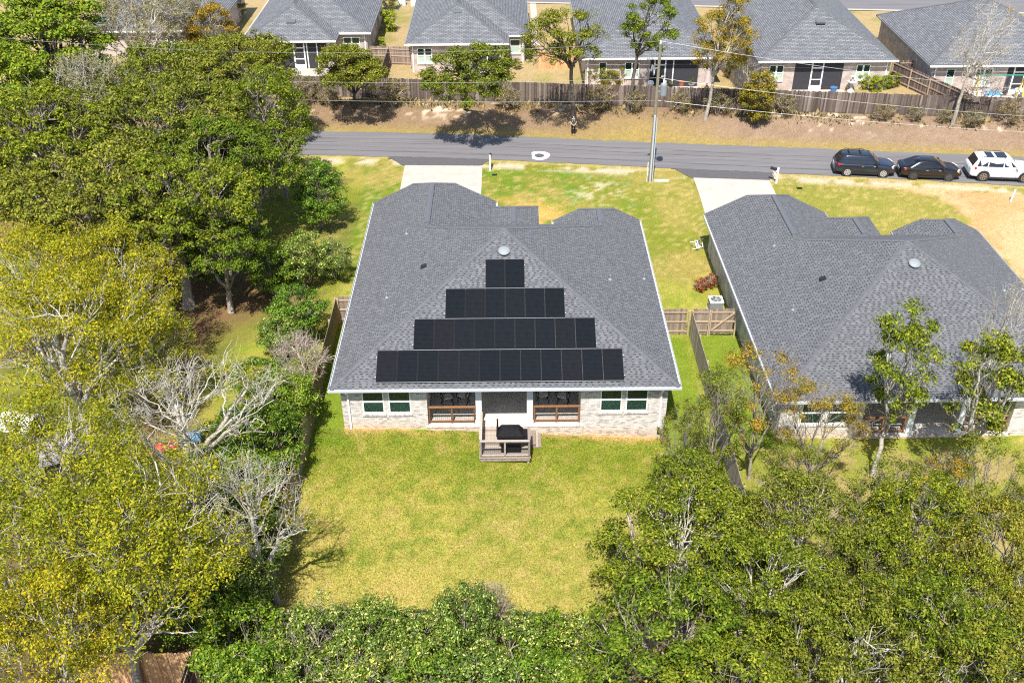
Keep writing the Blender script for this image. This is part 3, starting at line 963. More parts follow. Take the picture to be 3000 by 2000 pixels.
def window(root, x0, x1, z0, z1, y, slats=True, nm='window'):
    f = B()
    t = .06
    for a in ((x0, x0 + t, z0, z1), (x1 - t, x1, z0, z1), (x0 + t, x1 - t, z0, z0 + t), (x0 + t, x1 - t, z1 - t, z1), (x0 + t, x1 - t, (z0 + z1) / 2 - .03, (z0 + z1) / 2 + .03)):
        f.box(a[0], a[1], y - .03, y + .06, a[2], a[3])
    w = f.build(nm, 'white', root)
    zm = (z0 + z1) / 2
    B().box(x0 + t, x1 - t, y + .02, y + .03, zm + .03, z1 - t).build('pane', 'glass', w)
    if slats:
        B().box(x0 + t, x1 - t, y + .0, y + .006, z0 + t, zm - .03).build('pane', 'clear', w)
        s = B(); k = 20
        for i in range(k):
            zz = z0 + t + .03 + i * (zm - z0 - t - .08) / k
            s.hexa([(x0 + t, y + .03, zz), (x1 - t, y + .03, zz), (x1 - t, y + .055, zz + .022), (x0 + t, y + .055, zz + .022),
                    (x0 + t, y + .03, zz + .004), (x1 - t, y + .03, zz + .004), (x1 - t, y + .055, zz + .026), (x0 + t, y + .055, zz + .026)])
        s.build('blind', 'blind', w)
        B().box(x0 + t, x1 - t, y + .075, y + .08, z0 + t, zm - .03).build('backing', 'interior', w)
    else:
        B().box(x0 + t, x1 - t, y + .0, y + .01, z0 + t, zm - .03).build('pane', 'glass', w)
    return w


def railing(name, a, b_, z0, parent, mat, mid=True, h=1.02, post_a=True, post_b=True):
    """timber railing with a wire grid, along a straight line"""
    a = Vector((a[0], a[1], z0)); b_ = Vector((b_[0], b_[1], z0)); d = (b_ - a); L = d.length; d.normalize()
    up = Vector((0, 0, 1))
    f = B()
    f.bar(a + up * (h + .02) - d * .03, b_ + up * (h + .02) + d * .03, .14, .04)
    r = f.build(name, mat, parent)
    B().bar(a + up * (h - .045), b_ + up * (h - .045), .04, .085).build('rail', mat, r)
    B().bar(a + up * .12, b_ + up * .12, .09, .045).build('rail', mat, r)
    pts = ([a] if post_a else []) + ([b_] if post_b else []) + ([(a + b_) / 2] if mid else [])
    for p in pts:
        s = .045
        q = B(); q.box(p.x - s, p.x + s, p.y - s, p.y + s, z0 + .0, z0 + h - .0); q.build('post', mat, r)
    m = B()
    k = int(L / .1)
    for i in range(1, k):
        p = a + d * (L * i / k)
        m.bar(p + up * .14, p + up * (h - .08), .006, .006)
    for i in range(1, 9):
        m.bar(a + up * (.14 + i * .088), b_ + up * (.14 + i * .088), .006, .006)
    m.build('wire_grid', 'black', r)
    return r


def build_house(label):
    root = thing('house', label, 'house')
    roof, g, trough = house_roof(root)
    trough((-W - .125, 0, 0), (W + .125, 0, 0), (0, -1, 0))
    trough((-W, 0, 0), (-W, L1, 0), (-1, 0, 0)); trough((W, 0, 0), (W, L2, 0), (1, 0, 0))
    ge = GX + GX + W; re = RX - (W - RX)
    trough((ge, 2 * W + .1, 0), (ge, L1, 0), (1, 0, 0)); trough((re, L2, 0), (re, W + RX + RX - re + .1, 0), (-1, 0, 0))
    g.build('gutter', 'gutter', root)
    XL, XR, YW = -8.39, 8.33, .42
    s = B()
    s.box(-W + .02, W - .02, .03, YW + .1, 2.66, 2.70)
    s.box(-W + .02, XL + .1, YW + .1, L1 - .3, 2.66, 2.70); s.box(XR - .1, W - .02, YW + .1, L2 - .3, 2.66, 2.70)
    s.build('soffit', 'soffit', root)
    zb = -1.3
    wins_l = [(-7.32, -6.21), (-5.98, -4.84)]; wins_r = [(4.89, 6.0), (6.21, 7.33)]
    Z0, Z1 = 1.03, 2.47
    left_n = [0]; right_n = [300]
    for (xa, xb, wins, cnt) in ((XL, -4.01, wins_l, left_n), (3.89, XR, wins_r, right_n)):
        c = B(); y0, y1 = YW, YW + .2
        edges = [xa] + [e for w in wins for e in w] + [xb]
        c.box(xa, xb, y0, y1, zb, Z0); c.box(xa, xb, y0, y1, Z1, 2.66)
        for i in range(0, len(edges), 2):
            c.box(edges[i], edges[i + 1], y0, y1, Z0, Z1)
        wall = c.build('rear_wall', 'mortar', root)
        holes = [(a, b_, .86, Z1) for a, b_ in wins]
        brick_skin(xa, xb, zb + .3, 2.66, holes, YW, wall, cnt)
        for a, b_ in wins:
            window(root, a, b_, Z0, Z1, YW)
            q = B(); k = int((b_ - a + .12) / .078)
            for i in range(k):
                x = a - .06 + i * (b_ - a + .12) / k
                q.hexa([(x + .005, YW - .075, .86), (x + .071, YW - .075, .86), (x + .071, YW, .86), (x + .005, YW, .86),
                        (x + .005, YW - .075, .995), (x + .071, YW - .075, .995), (x + .071, YW - .001, 1.03), (x + .005, YW - .001, 1.03)])
            q.box(a - .055, b_ + .055, YW - .06, YW - .001, .87, .985)
            q.build('window_sill', 'brick', root)
    # porch
    f = B(); f.box(-4.10, 4.03, .34, 4.0, zb, .085)
    pl = f.build('porch_base', 'mortar', root)
    brick_skin(-4.11, 4.04, -.78, .085, [], .335, pl, [0])
    q = B(); x = -4.12
    while x < 4.03:
        q.box(x, x + .066, .30, .50, .085, .155); x += .078
    q.box(-4.11, 4.03, .31, .49, .086, .148)
    q.build('porch_edge', 'brick', root)
    B().box(-4.0, 3.88, .50, 3.6, .085, .16).build('porch_floor', 'porch_floor', root)
    w = B(); w.box(-4.2, 4.1, 3.6, 3.8, zb, 2.66); w.box(-4.2, -4.011, YW + .2, 3.6, zb, 2.66); w.box(3.891, 4.1, YW + .2, 3.6, zb, 2.66)
    o = w.build('porch_wall', 'side_brick', root); planar_uv(o.data)
    d = B()
    for a in ((-.95, -.88, .16, 2.3), (.88, .95, .16, 2.3), (-.035, .035, .16, 2.3), (-.88, -.035, 2.22, 2.3), (.035, .88, 2.22, 2.3)):
        d.box(a[0], a[1], 3.54, 3.6, a[2], a[3])
    dr = d.build('patio_door', 'white', root)
    B().box(-.88, -.036, 3.56, 3.58, .16, 2.22).build('pane', 'glass', dr); B().box(.036, .88, 3.56, 3.58, .16, 2.22).build('pane', 'glass', dr)
    B().box(-4.0, 3.88, YW + .1, 3.6, 2.6, 2.66).build('porch_ceiling', 'soffit', root)
    B().box(-4.0, 3.88, YW + .02, YW + .3, 2.42, 2.6).build('porch_beam', 'white', root)
    for a, b_ in ((-1.52, -1.21), (1.12, 1.43)):
        c = B(); c.box(a, b_, .46, .76, .161, 2.42); c.box(a - .035, b_ + .035, .43, .79, .162, .34); c.box(a - .02, b_ + .02, .44, .78, 2.3, 2.42)
        c.build('column', 'column', root)
    railing('railing', (-3.95, .62), (-1.60, .62), .16, root, 'wood_orange')
    railing('railing', (1.51, .62), (3.83, .62), .16, root, 'wood_orange')
    # outer walls
    w = B(); w.box(XL, XL + .2, YW + .2, 20.6, zb, 2.66)
    o = w.build('left_wall', 'side_brick', root); planar_uv(o.data)
    w = B(); w.box(XR - .2, XR, YW + .2, 17.75, zb, 2.66)
    o = w.build('right_wall', 'side_brick', root); planar_uv(o.data)
    w = B()
    hgz = zr(GX + W) - .35
    w.box(XL + .2, -7.2, 20.4, 20.6, zb, 2.66); w.box(-2.2, ge - .4, 20.4, 20.6, zb, 2.66); w.box(-7.2, -2.2, 20.4, 20.6, 2.3, 2.66)
    w.face([(XL, 20.6, 2.66), (ge - .4, 20.6, 2.66), (GX + 1.7, 20.6, hgz - .7), (GX - 1.7, 20.6, hgz - .7)][::-1])
    w.box(ge - .6, ge - .4, 17.0, 20.4, zb, 2.66); w.box(ge - .4, re + .4, 17.3, 17.5, zb, 2.66); w.box(re + .4, XR - .2, 17.55, 17.75, zb, 2.66)
    w.box(re + .4, re + .6, 17.2, 17.55, zb, 2.66)
    w.face([(re + .4, 17.75, 2.66), (XR, 17.75, 2.66), (RX + 1.3, 17.75, zr(1.2)), (RX - 1.3, 17.75, zr(1.2))][::-1])
    o = w.build('front_wall', 'side_brick', root); planar_uv(o.data)
    d = B()
    for i in range(4):
        d.box(-7.18, -2.22, 20.45, 20.5, -.05 + i * .585, -.05 + i * .585 + .57)
    d.build('garage_door', 'white', root)
    for xx in (EX - EW + .15, EX + EW - .15):
        B().box(xx - .1, xx + .1, EY - .3, EY - .1, zb, 2.85).build('entry_post', 'white', root)
    # pipes and vents on the roof
    for x, y, z in ((-5.94, 13.72, 4.32), (-6.49, 6.8, 4.05), (5.93, 8.07, 4.33), (8.14, 9.98, 3.22)):
        p = B(); p.lathe([(.045, z - .05), (.045, z + .34), (.03, z + .35)], 10, 0, x, y); p.lathe([(.11, z - .05), (.11, z + .045), (.05, z + .10)], 10, 0, x, y)
        p.build('vent_pipe', 'galv', roof)
    v = B()
    x, y, z = -4.53, 8.45, 5.03
    v.hexa([(x - .17, y - .15, z - .10), (x + .17, y - .15, z + .07), (x + .17, y + .15, z + .07), (x - .17, y + .15, z - .10),
            (x - .15, y - .13, z + .1), (x + .15, y - .13, z + .20), (x + .15, y + .13, z + .20), (x - .15, y + .13, z + .1)])
    v.build('box_vent', 'black', roof)
    dm = B(); dm.lathe([(.2, -.06), (.2, .10), (.33, .10), (.335, .13), (.29, .17), (.17, .205), (.04, .215)], 28)
    o = dm.build('dome_vent', 'galv', roof, True, (0, 7.36, 6.57)); o.rotation_euler = (math.atan(TS) * .8, 0, 0)
    # downspouts
    for sx, x in ((-1, -8.03), (1, 8.0)):
        q = B(); q.tube([(x - .12 * sx * 0, -.06, 2.75), (x, -.03, 2.62), (x, YW - .05, 2.42)], .04, 6); q.box(x - .045, x + .045, YW - .10, YW - .016, -.0, 2.45)
        d = q.build('downspout', 'white', root)
        B().box(x - .055, x + .055, YW - .16, YW - .02, -.35, .0).build('boot', 'black', d)
    q = B(); q.box(XL - .085, XL - .001, 19.6, 19.69, -.4, 2.6); q.build('downspout', 'gutter', root)
    return root


HOUSE = build_house('white brick house with black solar panels on its rear roof slope')
RIGHT = copy_tree(HOUSE)
RIGHT.location = (22.78, .37, -1.21)
RIGHT.rotation_euler = (0, 0, .012)
RIGHT['label'] = 'grey roofed house without solar panels, half behind the trees'
for o_ in (HOUSE, RIGHT):
    o_['group'] = 'houses on the near side of the road'

# ---------------------------------------------------------------- solar panels, each one its own thing
_n = Vector((0, -TS, 1)).normalized(); _V = Vector((0, 1, TS)).normalized()
_ang = math.atan(TS)


def panel_mesh():
    w = PW - .016; f = B(); t = .018
    for a in ((0, t, 0, PH), (w - t, w, 0, PH), (t, w - t, 0, t), (t, w - t, PH - t, PH)):
        f.box(a[0], a[1], a[2], a[3], -.035, .004)
    gl = B(); gl.box(t, w - t, t, PH - t, -.004, .001)
    ln = B()
    for i in range(1, 24):
        y = t + i * (PH - 2 * t) / 24
        ln.box(t + .01, w - t - .01, y - .0022, y + .0022, .001, .0016)
    for i in range(1, 6):
        x = t + i * (w - 2 * t) / 6
        ln.box(x - .001, x + .001, t + .01, PH - t - .01, .0017, .0021)
    return f.mesh('frame', 'panel_frame'), gl.mesh('cell_glass', 'panel'), ln.mesh('bus_lines', 'panel_line')


_pm = panel_mesh()
_edge = B(); _edge.box(0, PW - .016, -.012, -.001, -.02, .006); _edge_m = _edge.mesh('edge_strip', 'alu')
_cl = B(); _cl.box(-.055, -.008, 0, .05, -.05, -.005); _cl_m = _cl.mesh('clamp', 'alu')
_clr = B(); _clr.box(PW - .008, PW + .04, 0, .05, -.05, -.005); _clr_m = _clr.mesh('clamp', 'alu')
ORD = ['first', 'second', 'third', 'fourth', 'fifth', 'sixth', 'seventh', 'eighth', 'ninth', 'tenth', 'eleventh', 'twelfth']
ROWN = ['bottom row of twelve', 'second row up, of nine', 'third row up, of six', 'top row of two']
for ri, (n_, x0_) in enumerate(PANEL_ROWS):
    for k in range(n_):
        s0 = PS0 + ri * (PH + PGAP)
        loc = Vector((x0_ + k * PW, 0, ZE)) + _V * s0 + _n * .13
        p = thing('solar_panel', 'black solar panel, %s from the left in the %s' % (ORD[k], ROWN[ri]), 'solar panel', loc, 0, 'solar panels on the rear roof slope')
        p.rotation_euler = (_ang, 0, 0)
        for nm, me in zip(('frame', 'cell_glass', 'bus_lines'), _pm):
            add(nm, me, p)
        if ri < 3 and not False:
            pass
        add('edge_strip', _edge_m, p)
        b = B()
        b.box(.2, .24, .2, PH - .2, -.125, -.036); b.box(PW - .26, PW - .22, .2, PH - .2, -.125, -.036)
        if ri == 0 and k == 0:
            _rail = b.mesh('mount_rail', 'panel_frame')
        add('mount_rail', _rail, p)
        if k == 0:
            for yy in (.28, 1.42): add('clamp', _cl_m, p, (0, yy, 0))
        if k == n_ - 1:
            for yy in (.28, 1.42): add('clamp', _clr_m, p, (0, yy, 0))
# ---------------------------------------------------------------- fences
def fence(label, a, b, mat, zf=gz, h=1.83, side=1, bw=.14, rails=True, limit=300, uneven=.02, dogear=True, group=None, post_mat='rail_wood', start_part=0.0, posts=2.44, cat='fence', skip=None):
    """boards one by one on rails and posts; `side` is where the rails are (left of a->b = +1)"""
    a, b = np.array(a, float), np.array(b, float)
    L = np.hypot(*(b - a)); d = (b - a) / L; nrm = np.array([-d[1], d[0]]) * side
    ang = math.atan2(d[1], d[0])
    z0 = float(zf(a[0], a[1]))
    root = thing('fence', label, cat, (a[0], a[1], z0), ang, group)
    rs = random.Random(int(L * 100))
    ms = []
    for w in (bw - .008, bw - .012, bw - .005):
        q = B(); t = .018
        if dogear:
            pl = [(0, 0), (w, 0), (w, h - .045), (w - .03, h), (.03, h), (0, h - .045)]
        else:
            pl = [(0, 0), (w, 0), (w, h), (0, h)]
        i = 0; n = len(pl)
        q.v = [(x, 0, z) for x, z in pl] + [(x, t, z) for x, z in pl]
        q.f = [tuple(range(n)), tuple(reversed(range(n, 2 * n)))] + [(k, n + k, n + (k + 1) % n, (k + 1) % n) for k in range(n)]
        q.m = [0] * len(q.f)
        ms.append(q.mesh('board', mat))
    n = int(L / bw)
    run = B()
    for k in range(n):
        x = k * bw
        P = a + d * (x + bw / 2)
        zz = float(zf(P[0], P[1])) - z0 + rs.uniform(-uneven, uneven) + .03
        off = rs.uniform(-.004, .004)
        if skip and skip(k / n):
            continue
        if k < limit:
            o = add('board', ms[k % 3] if rs.random() < .8 else ms[rs.randrange(3)], root, (x, off, zz))
            o.rotation_euler = (0, rs.uniform(-.006, .006), 0)
        else:
            run.box(x, x + bw - .008, off, off + .018, zz, zz + h)
    if run.v:
        tag(run.build('board_run', mat, root), kind='stuff')
    s0, s1 = (.019, .06) if side > 0 else (-.045, -.004)
    bays = max(1, int(round(L / posts)))
    for k in range(bays + 1):
        x = L * k / bays
        P = a + d * x; zz = float(zf(P[0], P[1])) - z0
        p0, p1 = (.06, .15) if side > 0 else (-.135, -.045)
        q = B(); q.box(x - .045, x + .045, p0, p1, zz - .2, zz + h - .06); q.build('post', post_mat, root)
        if k < bays and rails:
            x2 = L * (k + 1) / bays
            P2 = a + d * x2; z2 = float(zf(P2[0], P2[1])) - z0
            for hh in (.28, .95, h - .22):
                q = B(); q.bar((x, (s0 + s1) / 2, zz + hh), (x2, (s0 + s1) / 2, z2 + hh), .04, .09); q.build('rail', post_mat, root)
    return root


FLAT = lambda z: (lambda x, y: np.asarray(z + 0.0 * x))
fence('long side fence of brown boards between the back lawn and the dark shrubs', (-10.05, -13.2), (-10.05, 10.55), 'fence_tan', side=1)
fence('short board fence closing the gap left of the house', (-10.0, 10.55), (-8.45, 10.55), 'fence_brown', side=-1)
fence('side fence of grey boards between the two neighbouring lawns', (11.22, 10.3), (11.22, -12.8), 'fence_grey', side=1)
GF = FLAT(-.98)
fence('brown fence with rails between the house and the side fence', (8.6, 10.4), (11.1, 10.4), 'fence_brown', GF, side=-1)
fence('brown fence panel beside the gate, right of the side fence', (11.32, 10.4), (12.35, 10.4), 'fence_brown', GF, side=-1)
gt = fence('brown board gate with a diagonal brace beside the neighbouring wall', (12.42, 10.4), (13.95, 10.4), 'fence_brown', GF, side=-1, posts=1.53, cat='gate')
gt.name = 'gate'
q = B(); q.bar((.1, -.06, .32), (1.42, -.06, 1.6), .04, .09); q.build('brace', 'rail_wood', gt)
fence('rear fence with weathered rails showing between the bushes', (11.1, -13.2), (-10.0, -13.2), 'fence_dark', side=1, limit=0)
fence('new cedar fence in dappled shade at the bottom left', (-16.6, -15.3), (-12.1, -15.3), 'fence_cedar', side=1, rails=True)
fence('short dark return of the cedar fence at the bottom left', (-12.07, -15.35), (-12.07, -19.6), 'fence_dark', side=1)


def far_line(x): return 44.25 - .112 * (x - 3.7)


fence('long dark weathered board fence behind the far verge', (46, far_line(46)), (-21.5, far_line(-21.5)), 'fence_dark', side=-1, limit=310, uneven=.045, dogear=False)
fence('grey railed fence running back from the long fence, left of the white screen door house', (21.9, far_line(21.9) + .25), (20.4, 53.5), 'fence_brown', FLAT(.85), side=-1, h=1.9)
fence('dark railed fence running back between the two right-hand brick houses', (39.4, far_line(39.4) + .25), (35.7, 49.5), 'fence_dark', FLAT(.85), side=1, h=1.9)
fence('short dark board fence closing the gap beside the dark brick wall', (35.7, 49.6), (37.6, 49.6), 'fence_dark', FLAT(.85), side=-1)
fence('weathered cross fence between the two left-hand far houses', (-12.9, 55.2), (-9.0, 54.7), 'fence_brown', FLAT(.8), side=-1)
fence('weathered fence running back between the two left-hand far houses', (-11.2, far_line(-11.2) + .2), (-11.1, 54.9), 'fence_dark', FLAT(.8), side=1)
fence('honey coloured new board fence beside the pale bark tree', (3.2, 53.4), (6.6, 53.2), 'fence_cedar', FLAT(.85), side=1)

# ---------------------------------------------------------------- deck with steps
dk = thing('deck', 'small weathered timber deck with wire grid railings below the porch', 'deck', (0, 0, 0))
DX0, DX1, DY0, DY1, DZ = -1.28, 1.24, -2.12, .27, .10
f = B(); f.bar((DX0, DY0 + .02, DZ - .13), (DX1, DY0 + .02, DZ - .13), .04, .19); f.bar((DX0 + .02, DY0 + .04, DZ - .13), (DX0 + .02, DY1, DZ - .13), .04, .19); f.bar((DX1 - .02, DY0 + .04, DZ - .13), (DX1 - .02, DY1, DZ - .13), .04, .19)
f.build('rim_board', 'wood_grey', dk)
y = DY0 - .03
_pk = B(); _pk.box(DX0 - .03, DX1 + .03, 0, .136, -.035, 0); _pk_m = _pk.mesh('plank', 'wood_grey')
while y < DY1 - .1:
    add('plank', _pk_m, dk, (0, y, DZ + rnd.uniform(-.002, .002))); y += .143
for x, y in ((DX0 + .09, DY0 + .09), (DX1 - .09, DY0 + .09), (DX0 + .09, DY1 - .1), (DX1 - .09, DY1 - .1)):
    zz = float(gz(x, y))
    B().box(x - .045, x + .045, y - .045, y + .045, zz - .1, DZ - .036).build('leg', 'wood_grey', dk)
railing('railing', (DX0 + .05, DY0 + .05), (DX1 - .05, DY0 + .05), DZ, dk, 'wood_grey')
railing('railing', (DX0 + .05, DY1 - .05), (DX0 + .05, DY0 + .19), DZ, dk, 'wood_grey', post_b=False)
railing('railing', (DX1 - .05, DY0 + 1.15), (DX1 - .05, DY0 + .19), DZ, dk, 'wood_grey', post_b=False, mid=False)
st = B()
for i, (x0, x1, z) in enumerate(((DX1 + .03, DX1 + .33, -.10), (DX1 + .31, DX1 + .62, -.27))):
    for j in (0, 1):
        B().box(x0 + j * .15, x0 + j * .15 + .142, -.86, .26, z - .04, z).build('step', 'wood_grey', dk)
    st.box(x0 + .02, x1 - .02, -.84, -.80, -.75, z - .04); st.box(x0 + .02, x1 - .02, .2, .24, -.75, z - .04)
st.build('stringer', 'wood_grey', dk)


def sprays(cx, cy, z):
    return Vector((cx, cy, z))


# grill under its cover
gr = thing('covered_grill', 'barbecue grill under a black cloth cover on the deck', 'grill', (.28, -1.38, DZ))
gr.scale = (1.12, 1.2, 1.12)
b = B()
ring = lambda x0, x1, y0, y1, z: [(x0, y0, z), (x1, y0, z), (x1, y1, z), (x0, y1, z)]
secs = [ring(-.44, .46, -.32, .28, .05), ring(-.40, .42, -.27, .26, .55), ring(-.62, .58, -.30, .29, .80), ring(-.60, .56, -.28, .28, .92), ring(-.42, .36, -.10, .26, 1.14), ring(-.36, .30, .02, .22, 1.17)]
for i, s_ in enumerate(secs):
    b.v.extend(s_)
for i in range(len(secs) - 1):
    for j in range(4):
        b.f.append((i * 4 + j, i * 4 + (j + 1) % 4, i * 4 + 4 + (j + 1) % 4, i * 4 + 4 + j)); b.m.append(0)
b.f.append((0, 3, 2, 1)); b.m.append(0); k = 4 * (len(secs) - 1); b.f.append((k, k + 1, k + 2, k + 3)); b.m.append(0)
b.build('cover', 'cover', gr)
b = B(); b.hexa(ring(.57, .80, -.26, .24, .70) + ring(.50, .74, -.22, .22, .93)); b.build('side_shelf', 'cover', gr)
b = B(); b.hexa(ring(-.66, -.54, .06, .22, .60) + ring(-.62, -.56, .10, .18, 1.52)); b.hexa(ring(-.63, -.55, .09, .19, 1.52) + ring(-.60, -.57, .12, .16, 1.57)); b.build('stack', 'cover', gr)
b = B(); b.hexa(ring(-.10, .02, -.02, .06, 1.105) + ring(-.10, .02, 0, .08, 1.13)); b.build('tag_plate', 'white', gr)
for x in (-.36, .36):
    B().tube([(x, -.2, 0.06), (x + .05, -.2, .06)], .06, 10).build('wheel', 'black', gr)


def folding_chair(x, y, rot, label):
    t = thing('chair', label, 'chair', (x, y, .16), rot, 'folding chairs on the porch')
    B().hexa(ring(-.26, .26, -.22, .24, .55) + ring(-.26, .26, -.22, .24, .585)).build('seat', 'soffit', t)
    bk = B(); bk.hexa([(-.26, .26, .75), (.26, .26, .75), (.26, .285, .75), (-.26, .285, .75), (-.26, .33, 1.05), (.26, .33, 1.05), (.26, .355, 1.05), (-.26, .355, 1.05)]); bk.build('backrest', 'black', t)
    for sx in (-.28, .28):
        l = B(); l.bar((sx, -.25, 0), (sx, .24, .58), .04, .04); l.build('leg', 'black', t)
        l = B(); l.bar((sx, .25, 0), (sx, -.24, .58), .04, .04); l.build('leg', 'black', t)
        l = B(); l.bar((sx, .24, .56), (sx, .35, 1.08), .04, .04); l.bar((sx, -.26, .80), (sx, .28, .80), .05, .04); l.bar((sx, -.24, .56), (sx, -.24, .80), .04, .04); l.build('arm', 'black', t)


folding_chair(-3.1, 2.15, .35, 'folding chair with tan seat, nearer the left wall of the porch')
folding_chair(-2.25, 2.3, -.4, 'folding chair with tan seat, nearer the left porch column')
folding_chair(2.0, 2.3, .25, 'folding chair with tan seat, nearer the right porch column')
folding_chair(3.1, 2.15, -.4, 'folding chair with tan seat, nearer the right wall of the porch')

# ---------------------------------------------------------------- air conditioner, lawn chair, small lawn things
p = (13.3, 13.2, float(gz(13.3, 13.2)))
ac = thing('air_conditioner', 'square pale air conditioner with a round fan beside the neighbouring wall', 'air conditioner', p)
b = B(); b.box(-.46, .46, -.46, .46, -.05, .06); b.build('pad', 'concrete', ac)
b = B(); b.box(-.40, .40, -.40, .40, .06, .84)
for i in range(9):
    z = .14 + i * .075
    for s_ in (-1, 1):
        b.box(-.38, .38, .401 * s_ - .006, .401 * s_ + .006, z, z + .04); b.box(.401 * s_ - .006, .401 * s_ + .006, -.38, .38, z, z + .04)
b.build('cabinet', 'galv', ac)
b = B(); b.box(-.43, .43, -.43, .43, .841, .90); b.build('top_frame', 'white', ac)
b = B(); b.lathe([(.33, .9005), (.33, .905)], 24); fd = b.build('fan_opening', 'black', ac)
b = B(); b.lathe([(.1, .906), (.1, .93), (.03, .94)], 14)
for i in range(5):
    t = i * 1.2566
    b.face([(.08 * math.cos(t), .08 * math.sin(t), .91), (.31 * math.cos(t - .3), .31 * math.sin(t - .3), .909), (.31 * math.cos(t + .35), .31 * math.sin(t + .35), .925), (.08 * math.cos(t + .9), .08 * math.sin(t + .9), .92)])
b.build('fan', 'alu', ac)
b = B()
for r_ in (.12, .2, .28, .335):
    pts = [(r_ * math.cos(t), r_ * math.sin(t), .945) for t in np.linspace(0, 2 * math.pi, 25)]
    b.tube(pts, .006, 4)
for t in range(8):
    a_ = t * math.pi / 4; b.bar((.05 * math.cos(a_), .05 * math.sin(a_), .945), (.38 * math.cos(a_), .38 * math.sin(a_), .93), .008, .008)
b.build('guard', 'galv', ac)
b = B(); b.tube([(.3, .45, .5), (.55, .75, .5), (.62, 1.1, .4), (.7, 1.3, .15)], .03, 6); b.build('hose', 'white', ac)

p = atg(2030, 722)
ch = thing('lawn_chair', 'white plastic lawn chair lying tipped over on the grass', 'chair', (p[0], p[1], p[2] + .12), .7)
ch.rotation_euler = (1.15, .15, .75)
B().hexa(ring(-.25, .25, -.25, .25, .40) + ring(-.26, .26, -.26, .26, .43)).build('seat', 'white', ch)
B().hexa([(-.24, .22, .43), (.24, .22, .43), (.24, .26, .43), (-.24, .26, .43), (-.22, .36, .90), (.22, .36, .90), (.22, .39, .90), (-.22, .39, .90)]).build('backrest', 'galv', ch)
for sx in (-.23, .23):
    for sy in (-.23, .23):
        B().bar((sx, sy, .4), (sx * 1.15, sy * 1.15, 0), .045, .045).build('leg', 'white', ch)
    b = B(); b.bar((sx * 1.1, -.24, .62), (sx * 1.1, .3, .64), .05, .03); b.bar((sx * 1.1, -.22, .4), (sx * 1.1, -.22, .62), .04, .04); b.build('arm', 'white', ch)


def mailbox(px, py, rot, label):
    p = atg(px, py)
    t = thing('mailbox', label, 'mailbox', tuple(p), rot, 'mailboxes along the road')
    b = B(); b.box(-.055, .055, -.055, .055, -.1, 1.26); b.hexa(ring(-.075, .075, -.075, .075, 1.26) + ring(-.02, .02, -.02, .02, 1.36)); b.build('post', 'white', t)
    b = B(); b.bar((0, .05, .98), (0, .62, .98), .09, .09); b.bar((0, .05, .62), (0, .42, .95), .07, .07); b.build('arm', 'white', t)
    b = B(); pr = [(-.09, 1.03), (.09, 1.03), (.09, 1.15)] + [(.09 * math.cos(a_), 1.15 + .09 * math.sin(a_)) for a_ in np.linspace(.4, 2.75, 6)] + [(-.09, 1.15)]
    n = len(pr); b.v = [(x, .16, z) for x, z in pr] + [(x, .66, z) for x, z in pr]
    b.f = [tuple(range(n)), tuple(reversed(range(n, 2 * n)))] + [(k, n + k, n + (k + 1) % n, (k + 1) % n) for k in range(n)]; b.m = [0] * len(b.f)
    b.build('box', 'black', t)


mailbox(1436, 501, -.05, 'black mailbox on a white post beside the left driveway')
mailbox(2274, 538, .75, 'black mailbox on a white post beside the right driveway')

p = atg(1580, 457)
mh = thing('manhole_cover', 'round manhole cover in a white painted ring on the road', 'manhole', (p[0], p[1], p[2] + .036))
b = B()
for r0, r1, z, nm, mt in ((.40, .86, .004, 'painted_ring', 'white'),):
    for i in range(36):
        t0, t1 = i * math.pi / 18, (i + 1) * math.pi / 18
        w = 1 + .04 * math.sin(3 * t0); w2 = 1 + .04 * math.sin(3 * t1)
        b.face([(r0 * math.cos(t0), r0 * math.sin(t0), z), (r1 * w * math.cos(t0), r1 * w * math.sin(t0), z), (r1 * w2 * math.cos(t1), r1 * w2 * math.sin(t1), z), (r0 * math.cos(t1), r0 * math.sin(t1), z)])
    b.build(nm, mt, mh)
b = B(); b.lathe([(.39, -.02), (.39, .012)], 28)
for i in range(-3, 4):
    for j in range(-3, 4):
        if i * i + j * j < 10: b.box(i * .1 - .03, i * .1 + .03, j * .1 - .03, j * .1 + .03, .0125, .018)
b.build('lid', 'asphalt_dark', mh)

p = atg(1938, 530)
t = thing('utility_vault', 'flat pale green utility box lid in the grass beside the pole', 'utility box', tuple(p))
B().box(-.55, .55, -.2, .2, -.02, .05).build('lid', plain('pale green lid', (.38, .5, .42), .6), t)
for (px, py, lb) in ((1449, 513, 'dark water meter lid in the grass beside the left mailbox'), (2342, 552, 'dark water meter lid in the grass beside the right mailbox')):
    p = atg(px, py)
    t = thing('meter_lid', lb, 'meter lid', tuple(p), .1, 'water meter lids')
    b = B(); b.box(-.2, .2, -.14, .14, -.02, .035); b.box(-.06, .06, -.05, .05, .035, .042); b.build('lid', 'panel_frame', t)
p = atg(2960, 590)
t = thing('standpipe', 'pale blue plastic pipe standing in the bare sand', 'pipe', (p[0], p[1], p[2] - .05))
t.rotation_euler = (.0, .12, 0)
B().lathe([(.07, 0), (.07, .85), (.085, .85), (.085, 1.0), (.04, 1.02)], 12).build('pipe', plain('pale blue pipe', (.45, .62, .62), .4), t)

